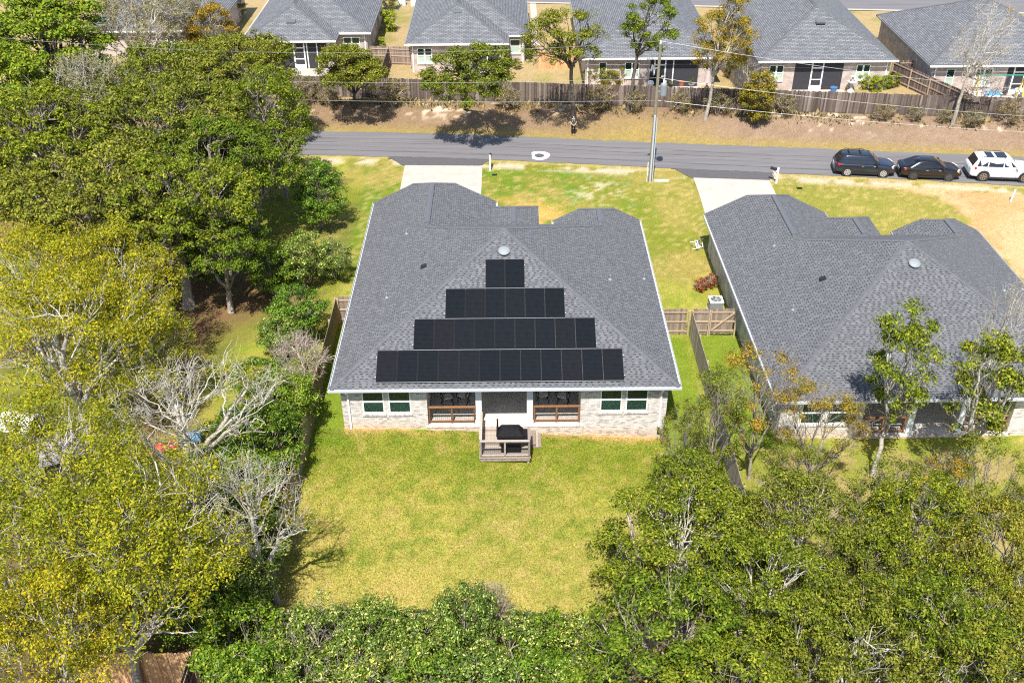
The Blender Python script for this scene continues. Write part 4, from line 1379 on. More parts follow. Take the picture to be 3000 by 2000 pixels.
# ---------------------------------------------------------------- utility pole and wires
PX, PY = 11.24, 30.65
PZ = float(gz(PX, PY))
pole = thing('utility_pole', 'tall wooden utility pole with grey conduits and a transformer at the roadside', 'utility pole', (PX, PY, PZ))
H = 10.45 - PZ
B().tube([(0, 0, -.3), (0, 0, H * .5), (0, 0, H)], [.15, .125, .10], 12).build('shaft', 'pole_wood', pole)
b = B()
b.tube([(-.02, -.2, 0), (-.02, -.19, 5.4)], .07, 10); b.tube([(.16, -.16, 0), (.15, -.15, 5.2)], .04, 8)
b.build('conduit', 'conduit', pole)
B().tube([(-.24, -.02, 0), (-.24, -.02, 1.6)], .03, 6).build('marker_guard', 'white', pole)
b = B(); b.lathe([(.02, 6.9), (.24, 6.92), (.25, 7.0), (.25, 7.72), (.22, 7.8), (.1, 7.86), (.03, 7.87)], 18, cx=.46, cy=-.1); tr = b.build('transformer', 'galv', pole)
b = B(); b.lathe([(.04, 7.8), (.06, 7.9), (.04, 8.0), (.06, 8.08), (.02, 8.15)], 8, cx=.42, cy=-.2); b.lathe([(.03, 7.8), (.045, 7.9), (.02, 8.02)], 8, cx=.6, cy=0); b.build('bushing', 'white', tr)
b = B(); b.bar((.1, -.05, 7.2), (.3, -.08, 7.2), .08, .12); b.bar((.1, -.05, 7.6), (.3, -.08, 7.6), .08, .12); b.build('bracket', 'galv', pole)
b = B(); b.bar((-.1, -.05, 8.95), (-.55, -.25, 8.95), .07, .07); b.build('cutout_bracket', 'galv', pole)
b = B(); b.tube([(-.4, -.2, 8.75), (-.45, -.22, 9.2)], .05, 8); b.tube([(-.58, -.27, 8.8), (-.5, -.22, 9.25)], .05, 8); b.tube([(-.7, -.27, 8.7), (-.62, -.3, 8.95)], .03, 6); b.build('fuse_cutout', 'galv', pole)
B().lathe([(.06, H), (.075, H + .06), (.05, H + .12), (.07, H + .18), (.02, H + .22)], 10).build('insulator', 'white', pole)


def wire(label, a, b, sag, r=.013, n=40):
    a, b = Vector(a), Vector(b)
    q = B(); pts = []
    for i in range(n + 1):
        t = i / n
        p = a.lerp(b, t); p.z -= sag * 4 * t * (1 - t); pts.append(p - a)
    q.tube(pts, r, 5)
    o = q.build('power_line', 'wire', None, False, a)
    return tag(o, label, 'power line', 'power lines along the road')


ZT = PZ + H + .2
wire('topmost bare wire, from the pole top towards the left', (PX, PY, ZT), (-50, 37.1, 10.6), 1.55, .010)
wire('topmost bare wire, from the pole top towards the right', (PX, PY, ZT), (70, 24.5, 7.6), 1.5, .010)
wire('middle wire, from the pole at transformer height towards the left', (PX - .12, PY, 7.95), (-50, 37.1, 8.0), 1.1, .011)
wire('middle wire, from the pole at transformer height towards the right', (PX + .12, PY, 7.95), (70, 24.5, 6.2), 1.3, .011)
wire('lowest cable, from the pole towards the left', (PX - .12, PY, 6.25), (-50, 37.1, 6.1), .75, .012)
wire('lowest cable, from the pole towards the right', (PX + .12, PY, 6.25), (70, 24.5, 5.2), 1.1, .012)
# ---------------------------------------------------------------- far houses
def hip(b, x0, x1, y0, y1, ze, slope=.5, ov=0.0):
    """hipped roof over a rectangle, ridge along the longer side"""
    w, l = x1 - x0, y1 - y0
    if l >= w:
        a, c = (x0 + w / 2, y0 + w / 2, ze + w / 2 * slope), (x0 + w / 2, y1 - w / 2, ze + w / 2 * slope)
        p = [(x0, y0, ze), (x1, y0, ze), (x1, y1, ze), (x0, y1, ze)]
        fs = [(p[0], p[1], a), (p[1], p[2], c, a), (p[2], p[3], c), (p[3], p[0], a, c)]
    else:
        h = l / 2
        a, c = (x0 + h, y0 + h, ze + h * slope), (x1 - h, y0 + h, ze + h * slope)
        p = [(x0, y0, ze), (x1, y0, ze), (x1, y1, ze), (x0, y1, ze)]
        fs = [(p[0], p[1], c, a), (p[1], p[2], c), (p[2], p[3], a, c), (p[3], p[0], a)]
    for f in fs:
        b.face(f)
    b.face([p[3], p[2], p[1], p[0]])
    return [(p[0], a), (p[1], a if l >= w else c), (p[2], c), (p[3], c if l >= w else a), (a, c)]


def far_house(label, blocks, walls, wins, screens, spouts, vents, zg=.85, dark_side=None):
    root = thing('far_house', label, 'house', (0, 0, 0), 0, 'brick houses behind the long fence')
    ze = zg + 2.9
    r = B(); caps = B(); fa = B(); fs_ = B(); wl = B()
    for (x0, x1, y0, y1) in blocks:
        for a, b_ in hip(r, x0, x1, y0, y1, ze):
            a, b_ = Vector(a), Vector(b_); d = (b_ - a)
            L = d.length
            if L < .3: continue
            d.normalize(); sd = d.cross(Vector((0, 0, 1))).normalized() * .17
            dz = Vector((0, 0, .02)); dn = Vector((0, 0, -.065 if abs(d.z) > .05 else -.085))
            k = int(L / .3)
            for i in range(k):
                p, q2 = a + d * (L * i / k), a + d * (L * (i + 1) / k)
                l1 = Vector((0, 0, .012))
                caps.face([p + dz + l1, q2 + dz, q2 + sd + dn + dz, p + sd + dn + dz + l1]); caps.face([q2 + dz, p + dz + l1, p - sd + dn + dz + l1, q2 - sd + dn + dz])
        g = .14
        fa.box(x0 - .06, x1 + .06, y0 - g, y0 - .004, ze - .17, ze - .03)
        for (xa, xb, ya, yb) in ((x0 - .06, x1 + .06, y1 + .004, y1 + .06), (x0 - .06, x0 - .004, y0, y1), (x1 + .004, x1 + .06, y0, y1)):
            fs_.box(xa, xb, ya, yb, ze - .17, ze - .05)
    o = r.build('roof', 'far_shingle', root); planar_uv(o.data)
    tag(caps.build('hip_cap', 'cap', o), kind='stuff')
    fa.build('gutter', 'white', root); fs_.build('fascia', 'galv', root)
    for (x0, x1, y0, y1) in walls:
        wl.box(x0, x1, y0, y1, zg - 1.2, ze - .02)
    o = wl.build('wall', 'far_brick', root)
    if dark_side:
        o.data.materials.append(MT['dark_brick'])
    planar_uv(o.data)
    for (x0, x1, z0, z1, y, n) in wins:
        k = (x1 - x0) / n
        for i in range(n):
            a, b_ = x0 + i * k, x0 + (i + 1) * k
            f = B(); t = .07
            for q4 in ((a, a + t, z0, z1), (b_ - t, b_, z0, z1), (a + t, b_ - t, z0, z0 + t), (a + t, b_ - t, z1 - t, z1), (a + t, b_ - t, (z0 + z1) / 2 - .04, (z0 + z1) / 2 + .04)):
                f.box(q4[0], q4[1], y - .05, y + .0, zg + q4[2], zg + q4[3])
            f.box(a - .04, b_ + .04, y - .09, y - .001, zg + z0 - .1, zg + z0)
            w = f.build('window', 'white', root)
            B().box(a + t, b_ - t, y - .02, y - .004, zg + (z0 + z1) / 2, zg + z1 - t).build('pane', 'glass', w)
            B().box(a + t, b_ - t, y - .02, y - .004, zg + z0 + t, zg + (z0 + z1) / 2).build('pane', 'blind', w)
    for (x0, x1, y, doors) in screens:
        s = B(); s.box(x0, x1, y - .035, y - .005, zg + .05, zg + 2.5); o = s.build('screen', 'screen', root)
        f = B()
        f.box(x0, x1, y - .05, y - .036, zg + 2.5, zg + 2.58)
        for xx in doors[1:]:
            f.box(xx - .05, xx + .05, y - .06, y - .036, zg + .02, zg + 2.5)
        f.build('screen_frame', 'white', o)
        if doors[0] is not None:
            a = doors[0]; f = B()
            for q4 in ((a - .06, a + .06, .05, 2.5), (a + .92, a + 1.04, .05, 2.5), (a + .06, a + .92, 2.0, 2.1), (a + .06, a + .92, .05, .45), (a + .06, a + .92, .95, 1.03)):
                f.box(q4[0], q4[1], y - .075, y - .036, zg + q4[2], zg + q4[3])
            f.build('screen_door', 'white', root)
        B().box(x0 - .3, x1 + .3, y - 2.6, y - .08, zg - .3, zg + .06).build('patio', 'concrete', root)
    for x, y in spouts:
        q = B(); q.box(x - .05, x + .05, y - .09, y - .005, zg, ze - .25); q.tube([(x, y - .5, ze - .15), (x, y - .05, ze - .32)], .045, 6); q.build('downspout', 'white', root)
    for x, y, z in vents:
        B().hexa([(x - .42, y - .14, z - .10), (x + .42, y - .14, z - .10), (x + .42, y + .2, z + .05), (x - .42, y + .2, z + .05),
                  (x - .42, y - .14, z + .05), (x + .42, y - .14, z + .05), (x + .42, y + .2, z + .2), (x - .42, y + .2, z + .2)]).build('roof_vent', 'vent', root)
    return root


far_house('far brick house with an open white screen door, leftmost beside the orange tree',
          [(-24.74, -15.9, 53.5, 69.5), (-24.2, -12.86, 55.9, 70.5)],
          [(-24.3, -22.6, 53.95, 57), (-22.6, -16.4, 55.8, 57), (-16.9, -16.3, 53.95, 57), (-16.6, -13.3, 56.3, 57), (-24.3, -13.3, 57, 70)],
          [(-15.6, -14.0, 1.0, 2.35, 56.3, 2)], [(-22.6, -16.9, 54.0, (-20.0, -21.4, -18.75, -17.8))], [(-13.5, 56.3)], [(-20.3, 55.6, 4.85)])
far_house('far brick house with two small trees before its rear wall, second from the left',
          [(-9.23, .41, 52.3, 68), (-8.8, 2.37, 54.75, 70)],
          [(-8.8, -3.2, 52.75, 56), (-3.2, 0, 54.2, 56), (-.35, 0.0, 52.75, 54.2), (-.1, 1.95, 55.15, 56), (-8.8, 1.95, 56, 69)],
          [(-8.2, -6.8, .9, 2.35, 52.75, 2), (.55, 1.55, 1.0, 2.35, 55.15, 1)], [(-3.2, -.35, 52.8, (None, -3.1, -1.6, -.4))], [(-8.6, 52.75), (1.8, 55.15)], [(-4.4, 55.9, 5.55)])
far_house('far brick house behind the utility pole with a single long roof',
          [(6.93, 19.55, 47.85, 68)],
          [(7.35, 13.2, 48.3, 50), (13.2, 17.6, 49.6, 50), (17.6, 19.1, 48.3, 50), (7.35, 19.1, 50, 67)],
          [(8.55, 9.25, .75, 2.35, 48.3, 1), (10.9, 12.2, .9, 2.35, 48.3, 2)], [(13.2, 17.6, 48.35, (13.6, 15.3))], [(7.55, 48.3)], [])
far_house('far brick house with a white screen door between two black screens and three lime shrubs',
          [(22.58, 34.91, 46.7, 67)],
          [(23.0, 26.0, 47.15, 49), (26.0, 30.35, 48.6, 49), (30.35, 34.5, 47.15, 49), (23.0, 34.5, 49, 66)],
          [(23.7, 25.0, .95, 2.35, 47.15, 2), (31.5, 32.75, .95, 2.35, 47.15, 2)], [(26.0, 30.35, 47.2, (27.55,))], [(34.2, 47.15)], [(28.7, 50.6, 5.95)])
far_house('far brick house with a dark left wall and a swing set behind it, rightmost',
          [(37.28, 51.5, 45.2, 60.4)],
          [(37.7, 44.4, 45.65, 48), (44.4, 47.6, 47.2, 48), (47.6, 51, 45.65, 48), (37.7, 51, 48, 60)],
          [(39.0, 39.75, .85, 2.4, 45.65, 1), (41.6, 43.1, .85, 2.4, 45.65, 2)], [(44.4, 47.6, 45.7, (45.0, 46.6))], [(38.0, 45.65)], [], dark_side=True)
far_house('far brick house mostly hidden by the bare grey tree in the upper left',
          [(-41, -28.3, 57, 73)], [(-40.6, -28.75, 57.4, 72.6)], [(-33, -31.6, .95, 2.35, 57.4, 2)], [], [], [])
for nm, x0, x1 in (('driveway', -27.3, -25.3), ('driveway', 2.9, 3.6)):
    drape(nm, np.array([x0, x1]), lambda x: 60 + 0 * x, lambda x: 75.6 - .1 * x, 8, .05, 'concrete')
B().box(22.6, 22.61, 0, .01, -5, -4.9)


# ---------------------------------------------------------------- parked cars
def car_paint(name, col, rough=.25, metal=.3):
    m = plain(name, col, rough, metal, .04, 8, coat=.8)
    return m


MT['car_glass'] = plain('dark car glass', (.012, .014, .017), .05, noise=.1, spec=.7)
MT['tyre'] = plain('tyre rubber', (.02, .02, .021), .8, noise=.2)
MT['rim'] = plain('wheel rim alloy', (.55, .56, .58), .35, metal=.6, noise=.05)
MT['rim_dark'] = plain('dark wheel rim', (.12, .12, .125), .35, metal=.6, noise=.1)
MT['rim_bronze'] = plain('bronze wheel rim', (.34, .27, .24), .35, metal=.6, noise=.1)
MT['lamp_red'] = plain('red tail lamp', (.55, .02, .015), .2, noise=.1)
MT['lamp_amber'] = plain('amber lamp', (.8, .25, .03), .2, noise=.1)
MT['lamp_clear'] = plain('clear lamp', (.65, .66, .68), .1, noise=.1)
MT['plate'] = plain('number plate', (.6, .6, .6), .4)


def car(label, paint, rim, spec, loc, rz):
    """side profile stations run from the tail (-x) to the nose (+x)"""
    root = thing('parked_car', label, 'car', loc, rz, 'cars parked along the road')
    L, Wd, Hr = spec['L'], spec['W'], spec['H']
    st = spec['stations']                    # x, half width, low z, shoulder z, top z
    b = B(); n = 9
    for (x, hw, zl, zs, zt) in st:
        half = [(hw * .86, zl), (hw * .97, zl + .10), (hw, (zl + zs) * .5), (hw * .985, zs), (hw * .90, zt - .012), (hw * .45, zt + .012)]
        ring_ = [(x, -y, z) for y, z in half] + [(x, y, z) for y, z in reversed(half)]
        b.v.extend(ring_)
    k = 12
    for i in range(len(st) - 1):
        for j in range(k):
            b.f.append((i * k + j, i * k + (j + 1) % k, (i + 1) * k + (j + 1) % k, (i + 1) * k + j)); b.m.append(0)
    b.f.append(tuple(reversed(range(k)))); b.f.append(tuple(range((len(st) - 1) * k, len(st) * k))); b.m += [0, 0]
    body = b.build('body', paint, root, True)
    body.modifiers.new('sub', 'SUBSURF').levels = 1
    body.modifiers['sub'].render_levels = 2
    # cabin: base outline at the belt, roof outline above
    zb, xr0, xf0, xr1, xf1 = spec['belt'], spec['xr0'], spec['xf0'], spec['xr1'], spec['xf1']
    hb, ht = Wd / 2 * .91, Wd / 2 * .69
    c = B()
    lv = [(zb, xr0, xf0, hb), (zb + (Hr - zb) * .82, xr0 + (xr1 - xr0) * .82, xf0 + (xf1 - xf0) * .80, hb + (ht - hb) * .78), (Hr - .03, xr1, xf1, ht), (Hr, xr1 + .14, xf1 - .22, ht * .8)]
    nseg = 6
    for (z, xa, xb_, h_) in lv:
        rg = []
        for sgn in (-1, 1):
            for i in range(nseg + 1):
                t = i / nseg
                xx = xa + (xb_ - xa) * (t if sgn < 0 else 1 - t)
                bul = 1 - .09 * (2 * t - 1) ** 4
                rg.append((xx, sgn * h_ * bul, z + (.02 * math.sin(math.pi * t) if z > Hr - .05 else 0)))
        c.v.extend(rg)
    k = 2 * (nseg + 1)
    for i in range(len(lv) - 1):
        for j in range(k):
            c.f.append((i * k + j, i * k + (j + 1) % k, (i + 1) * k + (j + 1) % k, (i + 1) * k + j)); c.m.append(0)
    q0 = (len(lv) - 1) * k
    for i in range(nseg):
        c.f.append((q0 + i, q0 + i + 1, q0 + k - 2 - i, q0 + k - 1 - i)); c.m.append(0)
    c.build('cabin', paint, root, True)

    def on_side(x, z, sgn):
        t = (z - zb) / (Hr - .03 - zb)
        h_ = hb + (ht - hb) * t
        xa = xr0 + (xr1 - xr0) * t; xb_ = xf0 + (xf1 - xf0) * t
        u = (x - xa) / (xb_ - xa)
        return (x, sgn * (h_ * (1 - .09 * (2 * u - 1) ** 4) + .012), z)

    z0, z1 = zb + .05, Hr - .12
    for sgn in (-1, 1):
        for (xa, xb_, xc, xd) in spec['side_windows']:
            q = B()
            outer = [on_side(xa, z0, sgn), on_side(xb_, z0, sgn), on_side(xc, z1, sgn), on_side(xd, z1, sgn)]
            inn = [(p[0], p[1] - sgn * .03, p[2]) for p in outer]
            q.hexa(inn + outer) if sgn < 0 else q.hexa(outer + inn)
            q.build('side_window', 'car_glass', root)
    for nm, (xb0, xt0, dx) in (('windscreen', (xf0, xf1, .02)), ('rear_window', (xr0, xr1, -.02))):
        q = B()
        ta, tb = .06, .86
        pa = lambda t, y: (xb0 + (xt0 - xb0) * t + dx, y, zb + (Hr - .03 - zb) * t + .012)
        ya, yb = (hb - .12) * .93, (ht + .02) * .93
        outer = [pa(ta, -ya), pa(ta, ya), pa(tb, yb), pa(tb, -yb)]
        inn = [(p[0] - dx * 2.2, p[1], p[2] - .02) for p in outer]
        q.hexa(inn + outer)
        q.build(nm, 'car_glass', root)
    # wheels with arches
    for x in spec['axles']:
        for sgn in (-1, 1):
            r = spec['wheel']; y0 = sgn * (Wd / 2 - .20); y1 = sgn * (Wd / 2 + .005)
            q = B(); q.tube([(x, sgn * (Wd / 2 - .3), r + .02), (x, sgn * (Wd / 2 + .003), r + .02)], r + .07, 24); q.build('wheel_arch', 'black', root)
            q = B(); q.tube([(x, y0, r), (x, y0 + (y1 - y0) * .12, r), (x, y0 + (y1 - y0) * .85, r), (x, y1 + sgn * .012, r)], [r * .9, r, r, r * .93], 26)
            w = q.build('wheel', 'tyre', root)
            q = B(); yy = y1 + sgn * .014
            q.tube([(x, yy - sgn * .02, r), (x, yy, r)], [r * .70, r * .66], 22)
            q.build('rim', 'rim_dark' if rim == 'rim' else 'black', w)
            q = B()
            for i in range(7):
                a = i * 2 * math.pi / 7
                q.bar((x, yy + sgn * .006, r), (x + r * .64 * math.cos(a), yy + sgn * .006, r + r * .64 * math.sin(a)), .06, .012, up=(0, 1, 0))
            for i in range(20):
                a0, a1 = i * math.pi / 10, (i + 1) * math.pi / 10
                q.bar((x + r * .64 * math.cos(a0), yy + sgn * .006, r + r * .64 * math.sin(a0)), (x + r * .64 * math.cos(a1), yy + sgn * .006, r + r * .64 * math.sin(a1)), .05, .014, up=(0, 1, 0))
            q.build('spokes', rim, w)
    for sgn in (-1, 1):
        zt = spec['tail_z']; xt = -L / 2
        q = B(); q.hexa([(xt + .02, sgn * (Wd / 2 - .38), zt - .08), (xt + .30, sgn * (Wd / 2 - .015), zt - .07), (xt + .42, sgn * (Wd / 2 + .004), zt), (xt + .05, sgn * (Wd / 2 - .36), zt),
                         (xt + .04, sgn * (Wd / 2 - .38), zt + .07), (xt + .32, sgn * (Wd / 2 - .02), zt + .10), (xt + .42, sgn * (Wd / 2 - .0), zt + .11), (xt + .10, sgn * (Wd / 2 - .36), zt + .09)])
        q.build('tail_light', 'lamp_red', root)
        xh, zh = L / 2, spec['head_z']
        q = B(); q.hexa([(xh - .10, sgn * (Wd / 2 - .5), zh - .05), (xh - .34, sgn * (Wd / 2 - .06), zh - .05), (xh - .42, sgn * (Wd / 2 - .12), zh - .02), (xh - .2, sgn * (Wd / 2 - .5), zh - .03),
                         (xh - .13, sgn * (Wd / 2 - .5), zh + .08), (xh - .36, sgn * (Wd / 2 - .04), zh + .09), (xh - .46, sgn * (Wd / 2 - .10), zh + .10), (xh - .24, sgn * (Wd / 2 - .5), zh + .09)])
        hl = q.build('headlight', 'lamp_clear', root)
        q = B(); q.box(xh - .40, xh - .28, sgn * (Wd / 2 - .055) - .02, sgn * (Wd / 2 - .055) + .05 * (1 if sgn > 0 else 0) + (.0), zh - .01, zh + .07); q.build('indicator', 'lamp_amber', hl)
        xm = spec['mirror']
        q = B(); q.hexa([(xm - .09, sgn * (Wd / 2 - .02), zb + .03), (xm + .09, sgn * (Wd / 2 - .02), zb + .03), (xm + .07, sgn * (Wd / 2 + .17), zb + .05), (xm - .09, sgn * (Wd / 2 + .17), zb + .05),
                         (xm - .09, sgn * (Wd / 2 - .02), zb + .14), (xm + .07, sgn * (Wd / 2 - .02), zb + .14), (xm + .05, sgn * (Wd / 2 + .16), zb + .17), (xm - .09, sgn * (Wd / 2 + .16), zb + .17)])
        q.build('mirror', paint, root)
        for xd in spec['handles']:
            q = B(); q.box(xd, xd + .17, sgn * (Wd / 2 - .015) - .012, sgn * (Wd / 2 - .015) + .02, zb - .15, zb - .12); q.build('door_handle', 'rim', root)
        for xd in spec['gaps']:
            q = B(); q.box(xd - .006, xd + .006, sgn * (Wd / 2 - .008) - .01, sgn * (Wd / 2 - .008) + .012, .36, zb - .04); q.build('door_gap', 'black', root)
        q = B(); q.box(spec['axles'][0] + .42, spec['axles'][1] - .42, sgn * (Wd / 2 - .06) - .05, sgn * (Wd / 2 - .06) + .05, .22, .33); q.build('sill', 'black', root)
    q = B(); q.box(-L / 2 - .008, -L / 2 + .03, -.26, .26, spec['tail_z'] - .20, spec['tail_z'] - .08); q.build('number_plate', 'plate', root)
    q = B(); q.box(-L / 2 + .0, -L / 2 + .1, -Wd / 2 + .2, Wd / 2 - .2, .28, .40); q.build('rear_bumper_strip', 'black', root)
    if spec.get('rails'):
        for sgn in (-1, 1):
            q = B(); q.tube([(xr1 + .15, sgn * ht * .93, Hr - .02), (xr1 + .3, sgn * ht * .93, Hr + .07), (xf1 - .5, sgn * ht * .93, Hr + .07), (xf1 - .3, sgn * ht * .93, Hr - .02)], .025, 6); q.build('roof_rail', 'black', root)
    if spec.get('crossbars'):
        for xx in (xr1 + .45, xf1 - .75):
            q = B(); q.bar((xx, -ht * .93, Hr + .08), (xx, ht * .93, Hr + .08), .06, .03); q.build('roof_bar', 'black', root)
    if spec.get('sunroof'):
        for (xa, xb_) in spec['sunroof']:
            q = B(); q.box(xa, xb_, -ht * .72, ht * .72, Hr - .03, Hr + .024); q.build('sunroof', 'car_glass', root)
    return root


WAGON = dict(L=4.72, W=1.84, H=1.62, belt=1.0, xr0=-2.22, xf0=1.05, xr1=-1.78, xf1=.28, wheel=.345, axles=(-1.36, 1.36), tail_z=.92, head_z=.76, mirror=.78,
             stations=[(-2.36, .70, .42, .74, .86), (-2.30, .84, .30, .86, 1.0), (-2.0, .90, .24, .92, 1.03), (-1.2, .92, .22, .92, 1.02), (0, .92, .22, .90, 1.02), (1.0, .92, .22, .88, 1.0), (1.6, .91, .24, .84, .95), (2.1, .87, .28, .76, .86), (2.30, .76, .32, .66, .76), (2.37, .62, .38, .56, .62)],
             side_windows=[(-1.95, -1.22, -1.16, -1.72), (-1.16, -.26, -.24, -1.10), (-.20, .74, .20, -.18)], handles=(-.35, .55), gaps=(-1.05, -.22, .82), rails=True, crossbars=True)
SEDAN = dict(L=4.66, W=1.78, H=1.43, belt=.94, xr0=-1.95, xf0=1.12, xr1=-.98, xf1=.25, wheel=.325, axles=(-1.32, 1.34), tail_z=.82, head_z=.70, mirror=.80,
             stations=[(-2.33, .66, .40, .72, .80), (-2.28, .80, .30, .86, .96), (-2.0, .87, .24, .90, 1.0), (-1.2, .89, .20, .88, .97), (0, .89, .2, .86, .96), (1.0, .89, .2, .84, .95), (1.6, .88, .22, .79, .90), (2.05, .84, .26, .70, .80), (2.27, .72, .30, .60, .68), (2.34, .58, .36, .52, .58)],
             side_windows=[(-1.30, -.28, -.26, -.86), (-.22, .80, .20, -.20)], handles=(-.45, .5), gaps=(-1.05, -.24, .85))
SUV = dict(L=5.10, W=2.0, H=1.80, belt=1.12, xr0=-2.42, xf0=1.10, xr1=-2.02, xf1=.30, wheel=.40, axles=(-1.52, 1.55), tail_z=1.02, head_z=.92, mirror=.82,
           stations=[(-2.55, .78, .48, .84, .98), (-2.50, .92, .34, .98, 1.12), (-2.15, .985, .27, 1.02, 1.15), (-1.2, 1.0, .25, 1.02, 1.14), (0, 1.0, .25, 1.0, 1.14), (1.0, 1.0, .25, .99, 1.13), (1.7, .99, .27, .96, 1.08), (2.25, .95, .31, .88, 1.0), (2.48, .84, .36, .78, .90), (2.56, .70, .42, .66, .74)],
           side_windows=[(-2.12, -1.36, -1.30, -1.92), (-1.28, -.20, -.18, -1.24), (-.12, .80, .22, -.10)], handles=(-.35, .6), gaps=(-1.2, -.16, .88), rails=True, sunroof=[(-1.45, -.9), (-.72, .08)])
_ra = -.09
car('dark blue estate car with roof bars, parked behind the black saloon', car_paint('dark blue paint', (.016, .022, .036)), 'rim', WAGON, (28.15, 32.05, -.27), _ra - .03)
car('black saloon car with dark wheels between the blue estate and the white car', car_paint('black paint', (.008, .008, .010)), 'rim_dark', SEDAN, (33.0, 31.30, -.27), _ra - .02)
car('big white car with sunroofs, partly out of frame at the right', car_paint('white paint gloss', (.72, .73, .74), .3, 0.0), 'rim_bronze', SUV, (38.45, 31.0, -.27), _ra - .02)
# ---------------------------------------------------------------- trees and shrubs
def tube_set(paths, n):
    """paths: list of (k x 3 points, k radii) -> vertices, quads"""
    V, Q = [], []
    base = 0
    cs = np.stack([np.cos(np.arange(n) * 2 * np.pi / n), np.sin(np.arange(n) * 2 * np.pi / n)], 1)
    for P, R in paths:
        k = len(P)
        d = np.gradient(P, axis=0)
        d /= np.linalg.norm(d, axis=1, keepdims=True) + 1e-9
        ref = np.where(np.abs(d[:, 2:3]) < .85, np.array([[0, 0, 1.0]]), np.array([[1.0, 0, 0]]))
        a = np.cross(d, ref); a /= np.linalg.norm(a, axis=1, keepdims=True) + 1e-9
        c = np.cross(a, d)
        ring = P[:, None] + (a[:, None] * cs[None, :, :1] + c[:, None] * cs[None, :, 1:]) * R[:, None, None]
        V.append(ring.reshape(-1, 3))
        i = base + np.arange(k * n).reshape(k, n)
        j = np.roll(i, -1, 1)
        Q.append(np.stack([i[:-1], j[:-1], j[1:], i[1:]], 2).reshape(-1, 4))
        base += k * n
    return np.concatenate(V), np.concatenate(Q)


def bez(a, b, rs, bow, k, wob):
    """curved, slightly crooked limb from a to b"""
    t = np.linspace(0, 1, k)[:, None]
    L = np.linalg.norm(b - a)
    m = (a + b) / 2 + np.array([0, 0, bow * L]) + rs.normal(0, wob * L, 3)
    P = a * (1 - t) ** 2 + 2 * m * t * (1 - t) + b * t ** 2
    P[1:-1] += rs.normal(0, wob * L * .22, (k - 2, 3))
    return P


def leaf_cards(C, rs, length, width, up=.8, out=None):
    n = len(C)
    nr = rs.normal(0, .62, (n, 3)) + np.array([0, 0, up])
    if out is not None:
        nr += out * 1.1
    nr /= np.linalg.norm(nr, axis=1, keepdims=True)
    a = np.cross(nr, rs.normal(0, 1, (n, 3))); a /= np.linalg.norm(a, axis=1, keepdims=True) + 1e-9
    s = np.cross(nr, a)
    l = length * rs.uniform(.6, 1.3, (n, 1)); w = width * rs.uniform(.65, 1.25, (n, 1))
    bend = nr * l * .12
    v = np.stack([C - a * l * .5 - bend, C + s * w * .5, C + a * l * .5 - bend, C - s * w * .5], 1)
    return v.reshape(-1, 3), np.arange(4 * n).reshape(-1, 4)


